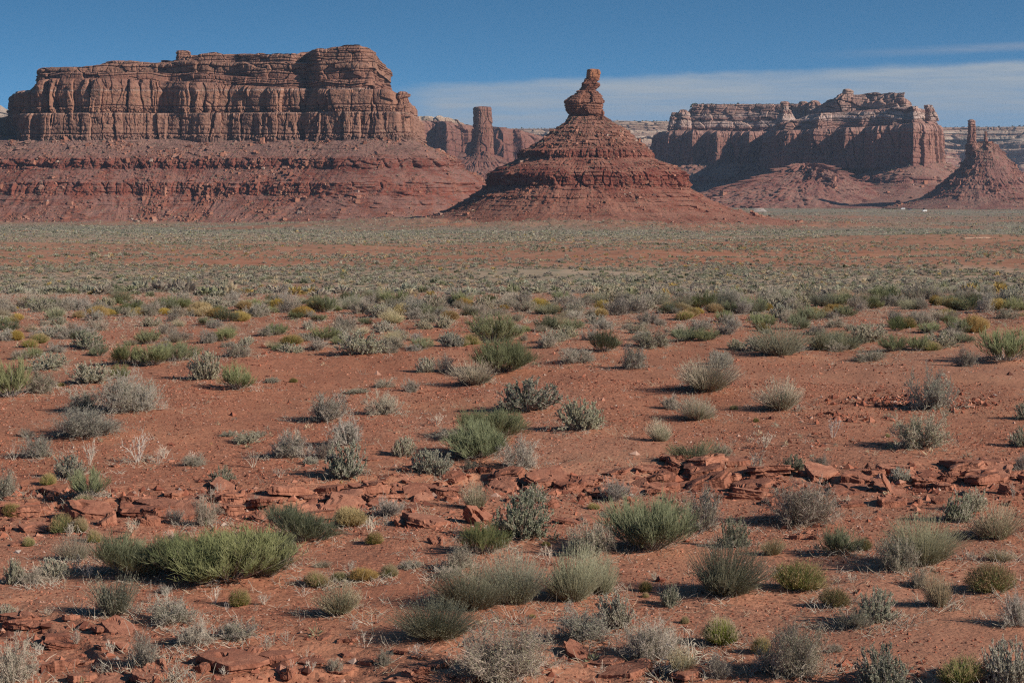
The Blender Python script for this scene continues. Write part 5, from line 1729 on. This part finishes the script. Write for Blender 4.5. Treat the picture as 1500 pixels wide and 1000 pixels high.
def slabs():
    m = slab_mat()
    flat = [mesh("slab", *slab_mesh(s, 0.85, 0.15 + 0.04 * (s % 3), 2 + s % 3, 0.03, 0.08), m) for s in range(1, 15)]
    block = [mesh("block", *slab_mesh(s + 20, 0.85, 0.36, 3, 0.05, 0.12), m) for s in range(1, 9)]
    groove = mesh("grooved_block", *slab_mesh(33, 0.7, 0.45, 6, 0.03), m)
    r = np.random.RandomState(3)
    rng_ = 0
    for line in SLABS.strip().splitlines():
        for it in line.split("|"):
            px, py, w_, h_ = map(int, it.split())
            lb, mode = SLAB_SPECIAL.get((px, py), (None, None))
            x, y, z = hit(px, py)
            W, H = w_ / F * y, h_ / F * y
            if mode is None:
                mode = 'block' if h_ > 0.52 * w_ else 'flat'
            if lb is None:
                look = "blocky red rock" if mode == 'block' else "thin flat red slab" if h_ < 0.3 * w_ else "red sandstone slab"
                if w_ >= 24:
                    lb = place_label(look, px, py - h_ / 2, w_, w_ * 0.5)
                grp = "red sandstone slabs of the ledges"
                if lb is None:
                    lb, grp = "little red sandstone piece lying along the broken ledge", "little rocks along the ledge"
            else:
                grp = None
                USED_LABELS.add(lb)
            if mode == 'flat':
                me = flat[r.randint(len(flat))]
                o = link("sandstone_slab", me)
                D = W * 0.85
                tip = min(0.34, max(0.02, (H - 0.15 * W - 0.13 * D) / D)) + 0.05 * r.rand()
                o.scale = (W * 1.15, W * 1.1, W * (0.9 + 0.5 * r.rand()))
                M = Matrix.Rotation(tip * (0.8 if r.rand() < 0.4 else -0.4), 3, 'X') @ Matrix.Rotation(r.normal() * 0.09, 3, 'Y') @ Matrix.Rotation(r.rand() * 6.283, 3, 'Z')
                sink = 0.03 * W
                back = D * 0.42
            elif mode == 'block':
                me = block[r.randint(len(block))]
                o = link("sandstone_block", me)
                o.scale = (W * 1.1, W, W * max(0.6, min(1.7, H / (0.5 * W))))
                M = Matrix.Rotation(0.15 * r.normal(), 3, 'X') @ Matrix.Rotation(r.normal() * 0.2, 3, 'Y') @ Matrix.Rotation(r.rand() * 6.283, 3, 'Z')
                sink = 0.22 * H
                back = W * 0.35
            elif mode == 'face':
                o = link("sandstone_slab", flat[r.randint(len(flat))])
                o.scale = (W * 1.15, max(W * 0.9, H * 2.0), W * 0.9)
                M = Matrix.Rotation(0.42, 3, 'X') @ Matrix.Rotation(0.16 * (1 if px < 900 else -1), 3, 'Y') @ Matrix.Rotation(r.normal() * 0.5, 3, 'Z')
                sink = -0.05 * H
                back = W * 0.35
            elif mode == 'groove':
                o = link("sandstone_block", groove)
                o.scale = (W * 1.05, W, W * 1.1)
                M = Matrix.Rotation(0.6, 3, 'X') @ Matrix.Rotation(0.25, 3, 'Y')
                sink = 0.05 * H
                back = W * 0.3
            else:
                o = link("sandstone_slab", flat[2])
                o.scale = (H * 1.35, W * 1.15, W * 0.9)
                M = Matrix.Rotation(-0.25, 3, 'Z') @ Matrix.Rotation(0.25, 3, 'X') @ Matrix.Rotation(math.radians(62), 3, 'Y')
                sink = -0.35 * H
                back = W * 0.3
            o.rotation_euler = M.to_euler()
            y2 = y + back
            x2 = x * y2 / y
            z2 = min(float(ground(x2, y2)), z + 0.10)
            o.location = (x2, y2, max(z2, z) - sink if mode != 'flat' else (z + z2) / 2 - sink)
            tag(o, lb, "rock", grp, "thing")


def ledge_plates():
    """the many thin plates that make the ledges nearly continuous"""
    m = bpy.data.materials["ledge_sandstone"]
    kinds = [mesh("plate", *slab_mesh(s, 0.75, 0.12 + 0.035 * (s % 3), 2 + s % 3, 0.035, 0.10), m) for s in range(60, 76)]
    r = np.random.RandomState(17)
    for L, n, x0, x1, lb in ((L1, 270, -10.5, 10.5, "thin red sandstone plate among the many lining the upper broken ledge"), (L2, 75, -7.5, 5.5, "thin red sandstone plate among the many lining the lower broken ledge")):
        for _ in range(n):
            x = x0 + (x1 - x0) * r.rand()
            if pn(x / 1.5, L[0, 1]) < -0.30:
                continue
            W = (0.22 + 0.75 * r.rand() ** 1.8) * (1.0 if L is L1 else 0.72)
            off = r.normal() * 0.55 - 0.15
            y = float(np.interp(x, L[:, 0], L[:, 1]) + 0.9 * pn(x / 2.6, 0.5 if L is L1 else 40.5)) + off
            if y < 17.5:
                continue
            o = link("sandstone_plate", kinds[r.randint(len(kinds))])
            o.scale = (W, W * (0.8 + 0.4 * r.rand()), W * (0.8 + 0.6 * r.rand()))
            tip = 0.05 + 0.12 * abs(r.normal())
            o.rotation_euler = (Matrix.Rotation(tip if r.rand() < 0.40 else -0.6 * tip, 3, 'X') @ Matrix.Rotation(r.normal() * 0.10, 3, 'Y') @ Matrix.Rotation(r.rand() * 6.283, 3, 'Z')).to_euler()
            o.location = (x, y, float(ground(x, y)) - 0.035 * W - 0.01)
            tag(o, lb, "rock", "thin plates of the upper ledge" if L is L1 else "thin plates of the lower ledge", "thing")


slabs()
ledge_plates()


def small_weeds():
    """low weeds and seedlings between the shrubs"""
    r = np.random.RandomState(91)
    n = 5200
    y = np.sqrt(16 ** 2 + r.rand(n) * (84 ** 2 - 16 ** 2))
    x = (r.rand(n) * 2 - 1) * (0.31 * y + 1.5)
    d = np.clip(0.22 + 0.45 * sstep(54, 66, y) + 1.1 * fbm(x / 4.5, y / 6.0, 2.7, 3) - 0.2 * ((y > 38) & (y < 53)), 0.015, 1)
    k = r.rand(n) < d
    x, y = x[k], y[k]
    W = 0.07 + 0.26 * r.rand(len(x)) ** 2.5
    V, T = tufts(np.stack([x, y, ground(x, y) - 0.01], -1), W, W * (0.4 + 0.4 * r.rand(len(x))), 34, tone_pick(r, len(x), (2, 4, 0.8, 4, 0.5, 0.3, 3, 2)), r, 0.035)
    tag(link("small_weeds", mesh("small_weeds", V, np.arange(len(V)).reshape(-1, 4), attr_mat("weed_leaves", 0.3, 0.3), attr={"tone": T})), kind="stuff")


small_weeds()


# ------------------------------------------------------------------ bigger boulders on the far slopes, roads, cars, a few lone junipers
def far_boulders():
    m = bpy.data.materials["boulder_rock"]
    lm = ROCK['left']
    V, Fq = slab_mesh(51, 0.85, 0.6, 3, 0.05, 0.1)
    me = mesh("boulder", V, Fq, slab_far_mat())
    dg = bpy.context.evaluated_depsgraph_get()
    dg.update()
    for px, py, w_, h_, lb in ((237, 284, 24, 14, "big pale slab boulder lying on the middle of the long mesa's slope"), (381, 211, 18, 16, "dark round boulder just under the long mesa's cliff"),
                               (448, 292, 10, 9, "lone pale boulder low on the long mesa's slope"), (376, 226, 14, 9, "pale boulder below the dark round one on the slope"),
                               (1113, 318, 24, 10, "long orange boulder at the right foot of the cone butte"), (1103, 313, 10, 8, "small orange boulder beside the long one at the butte's foot"),
                               (1222, 276, 14, 12, "big boulder in the rubble below the shaded mesa"), (1060, 285, 14, 10, "boulder at the left end of the rubble ridge"), (1222, 262, 10, 9, "boulder high on the rubble below the shaded mesa")):
        d = Vector(at(px, py, 100.0)) - Vector((0, 0, ZC))
        d.normalize()
        ok, loc, nrm, idx, ob, mx = scene.ray_cast(dg, Vector((0, 0, ZC)), d)
        if not ok:
            continue
        k = loc.y / F
        o = link("boulder", me)
        o.location = loc + Vector((0, w_ * k * 0.2, -h_ * k * 0.35))
        o.scale = (w_ * k, w_ * k * 0.8, h_ * k * 1.15)
        o.rotation_euler = (0.1, 0.12, px * 0.7)
        tag(o, lb, "boulder", None, "thing")


def slab_far_mat():
    m, t = new_mat("far_boulder_rock")
    geo = t.n('ShaderNodeNewGeometry')
    oi = t.n('ShaderNodeObjectInfo')
    n1 = t.noise(geo.outputs['Position'], 0.5, 5.0, 0.65)
    col = t.mix(t.rng(n1, 0.35, 0.7), (0.36, 0.18, 0.12), (0.24, 0.10, 0.07))
    b = t.n('ShaderNodeBump')
    t.set(b, 'Distance', 0.5)
    t.set(b, 'Height', n1)
    finish(t, col, 0.95, b.outputs[0], 0.05)
    return m


far_boulders()


def road(name, pts, wdt, color):
    """graded strip draped on the ground"""
    m, t = new_mat(name + "_dirt")
    geo = t.n('ShaderNodeNewGeometry')
    n1 = t.noise(geo.outputs['Position'], 0.3, 4.0)
    finish(t, t.mix(t.rng(n1, 0.3, 0.7), color, tuple(c * 0.8 for c in color)), 0.95)
    P = np.array(pts)
    n = 60
    tt = np.linspace(0, len(P) - 1, n)
    x, y = np.interp(tt, range(len(P)), P[:, 0]), np.interp(tt, range(len(P)), P[:, 1])
    tx, ty = np.gradient(x), np.gradient(y)
    ln = np.hypot(tx, ty)
    nx, ny = -ty / ln, tx / ln
    V = []
    for o_, lift in ((-1.25, -0.3), (-1.0, 0.14), (0, 0.22), (1.0, 0.14), (1.25, -0.3)):
        X, Yy = x + nx * wdt / 2 * o_, y + ny * wdt / 2 * o_
        V.append(np.stack([X, Yy, ground(X, Yy) + lift], -1))
    V = np.stack(V, 1)
    tag(link(name, mesh(name, V.reshape(-1, 3), grid_quads(n, 5, False), m, True)), kind="structure")


def gxy(px, py):
    return hit(px, py)[:2]


road("dirt_road", [gxy(1115, 310.5), gxy(1112.5, 308), gxy(1110, 304.5), gxy(1107.5, 302)], 14.0, (0.50, 0.42, 0.36))
_r0 = gxy(1420, 349.2)
road("sand_track", [(_r0[0] - 2, _r0[1] - 1), (_r0[0], _r0[1]), (_r0[0] + 3, _r0[1] + 1), (_r0[0] + 5, _r0[1] + 3)], 2.0, (0.42, 0.27, 0.19))


def car_meshes():
    paint_w, t = new_mat("white_paint")
    finish(t, (0.80, 0.80, 0.78), 0.3, None, 0.5)
    paint_b, t = new_mat("blue_paint")
    finish(t, (0.06, 0.09, 0.20), 0.3, None, 0.5)
    glass, t = new_mat("window_glass")
    finish(t, (0.02, 0.025, 0.03), 0.1, None, 0.5)
    rub, t = new_mat("tyre_rubber")
    finish(t, (0.02, 0.02, 0.02), 0.9)
    rim, t = new_mat("wheel_rim")
    finish(t, (0.5, 0.5, 0.5), 0.35, None, 0.5)
    return paint_w, paint_b, glass, rub, rim


def prism(profile, hw, inset=0.0):
    """side outline (y, z) swept across the width, edges drawn in a little"""
    p = np.array(profile, float)
    c = p.mean(0)
    rows = []
    for x, s_ in ((-hw, 0.90), (-hw, 0.97), (-hw + 0.08, 1.0), (hw - 0.08, 1.0), (hw, 0.97), (hw, 0.90)):
        q = c + (p - c) * s_
        rows.append(np.stack([np.full(len(p), x), q[:, 0], q[:, 1]], -1))
    V = np.array(rows)
    n = len(p)
    q = grid_quads(len(rows), n)
    ctr = np.array([[-hw, c[0], c[1]], [hw, c[0], c[1]]])
    base = V.shape[0] * n
    tri = [(base, (j + 1) % n, j) for j in range(n)] + [(base + 1, (V.shape[0] - 1) * n + j, (V.shape[0] - 1) * n + (j + 1) % n) for j in range(n)]
    return np.concatenate([V.reshape(-1, 3), ctr]), [q, np.array(tri)]


def wheel_mesh(rad, wd, mat, n=20):
    a = np.arange(n) * 2 * math.pi / n
    rows = []
    for x, r_ in ((-wd / 2, 0.0), (-wd / 2, rad * 0.85), (-wd / 2 + 0.03, rad), (wd / 2 - 0.03, rad), (wd / 2, rad * 0.85), (wd / 2, 0.0)):
        rows.append(np.stack([np.full(n, x), np.cos(a) * r_, np.sin(a) * r_], -1))
    return mesh("wheel", np.array(rows).reshape(-1, 3), grid_quads(6, n), mat, True)


def vehicles():
    pw, pb, glass, rub, rim = car_meshes()
    van = [(-2.6, 0.45), (-2.7, 0.8), (-2.65, 2.3), (-2.45, 2.5), (1.2, 2.5), (1.6, 2.3), (2.1, 1.4), (2.75, 1.2), (2.85, 0.8), (2.8, 0.45)]
    carp = [(-2.2, 0.4), (-2.25, 0.85), (-2.1, 1.0), (-1.8, 1.55), (-1.4, 1.68), (0.2, 1.65), (1.0, 1.05), (2.0, 0.92), (2.2, 0.7), (2.2, 0.4)]
    vb, cb = mesh("van_body", *prism(van, 1.0), pw), mesh("car_body", *prism(carp, 0.92), pb)
    vw = [mesh("van_window", *prism([(0.4, 1.5), (0.4, 2.15), (1.35, 2.15), (1.8, 1.5)], 1.02), glass), mesh("van_window", *prism([(-2.3, 1.5), (-2.3, 2.15), (-0.1, 2.15), (-0.1, 1.5)], 1.02), glass)]
    cw = [mesh("car_window", *prism([(-1.7, 1.05), (-1.5, 1.5), (-0.5, 1.5), (-0.5, 1.05)], 0.94), glass), mesh("car_window", *prism([(-0.4, 1.05), (-0.4, 1.5), (0.1, 1.5), (0.75, 1.05)], 0.94), glass)]
    tyre, rm = wheel_mesh(0.38, 0.24, rub), wheel_mesh(0.22, 0.26, rim)
    for px, py, rz, kind, lb in ((1322.5, 307.3, 1.5, 'van', "white van parked left of the dark blue car on the plain"), (1331, 307.6, 1.2, 'car', "dark blue car parked beside a white van on the plain"),
                                 (1354.5, 310.3, 1.7, 'van', "lone white van parked to the right of the pair on the plain")):
        x, y, z = hit(px, py)
        z = float(ground(x, y))
        o = bpy.data.objects.new("van" if kind == 'van' else "car", None)
        COL.objects.link(o)
        o.location = (x, y, z + 0.05)
        o.rotation_euler = (0, 0, rz)
        tag(o, lb, "van" if kind == 'van' else "car", None, "thing")
        link("body", vb if kind == 'van' else cb, o)
        for wm in (vw if kind == 'van' else cw):
            link("window", wm, o)
        for sx in (-0.88, 0.88):
            for sy in (-1.55, 1.6):
                t_ = link("wheel", tyre, o, (sx * (1 if kind == 'van' else 0.92), sy * (1 if kind == 'van' else 0.85), 0.38))
                link("rim", rm, t_)


vehicles()


def lone_junipers():
    r = np.random.RandomState(64)
    bark, t = new_mat("juniper_bark")
    finish(t, (0.12, 0.085, 0.06), 0.95)
    for px, py, w_, h_, lb in ((1127.5, 317, 4.4, 2.8, "small dark juniper alone on the plain right of the cone butte"), (1423.5, 333.5, 4.2, 2.8, "small dark juniper alone on the plain at far right"),
                               (1353.5, 308, 3.2, 3.4, "dark green juniper standing behind the lone white van")):
        x, y, z = hit(px, py)
        W, H = w_ / F * y, h_ / F * y
        o = bpy.data.objects.new("juniper_tree", None)
        COL.objects.link(o)
        o.location = (x, y, float(ground(x, y)))
        tag(o, lb, "tree", "lone junipers on the plain", "thing")
        P = np.stack([r.normal(size=9) * W * 0.16, r.normal(size=9) * W * 0.16, H * (0.12 + 0.4 * r.rand(9))], -1)
        V, T = tufts(P, np.full(9, W * 0.62), np.full(9, H * 0.55), 160, np.tile(np.array([[0.030, 0.042, 0.022]]), (9, 1)), r, 0.05)
        link("crown", mesh("crown", V, np.arange(len(V)).reshape(-1, 4), bpy.data.materials["juniper_leaves"], attr={"tone": T}), o)
        tp = grow(np.zeros((3, 3)), np.array([(0.2, 0, 1), (-0.3, 0.1, 1), (0, -0.2, 1.0)]), np.full(3, H * 0.6), 4, 0.1, 0.15, r)
        link("trunk", mesh("trunk", *tubes(tp, W * 0.05, W * 0.015, 6), bark), o)


lone_junipers()


# ------------------------------------------------------------------ the air
def haze():
    m = bpy.data.materials.new("haze_air")
    m.use_nodes = True
    t = NT(m.node_tree)
    v = t.n('ShaderNodeVolumePrincipled')
    t.set(v, 'Color', (0.62, 0.76, 1.0))
    t.set(v, 'Density', 0.000034)
    t.set(v, 'Anisotropy', 0.2)
    o = t.n('ShaderNodeOutputMaterial')
    t.t.links.new(v.outputs[0], o.inputs['Volume'])
    x, y0, y1, z0, z1 = 9000, -200, 10500, -110, 275
    V = [(-x, y0, z0), (x, y0, z0), (x, y1, z0), (-x, y1, z0), (-x, y0, z1), (x, y0, z1), (x, y1, z1), (-x, y1, z1)]
    tag(link("haze", mesh("haze", V, BOX_F, m)), kind="stuff")


haze()
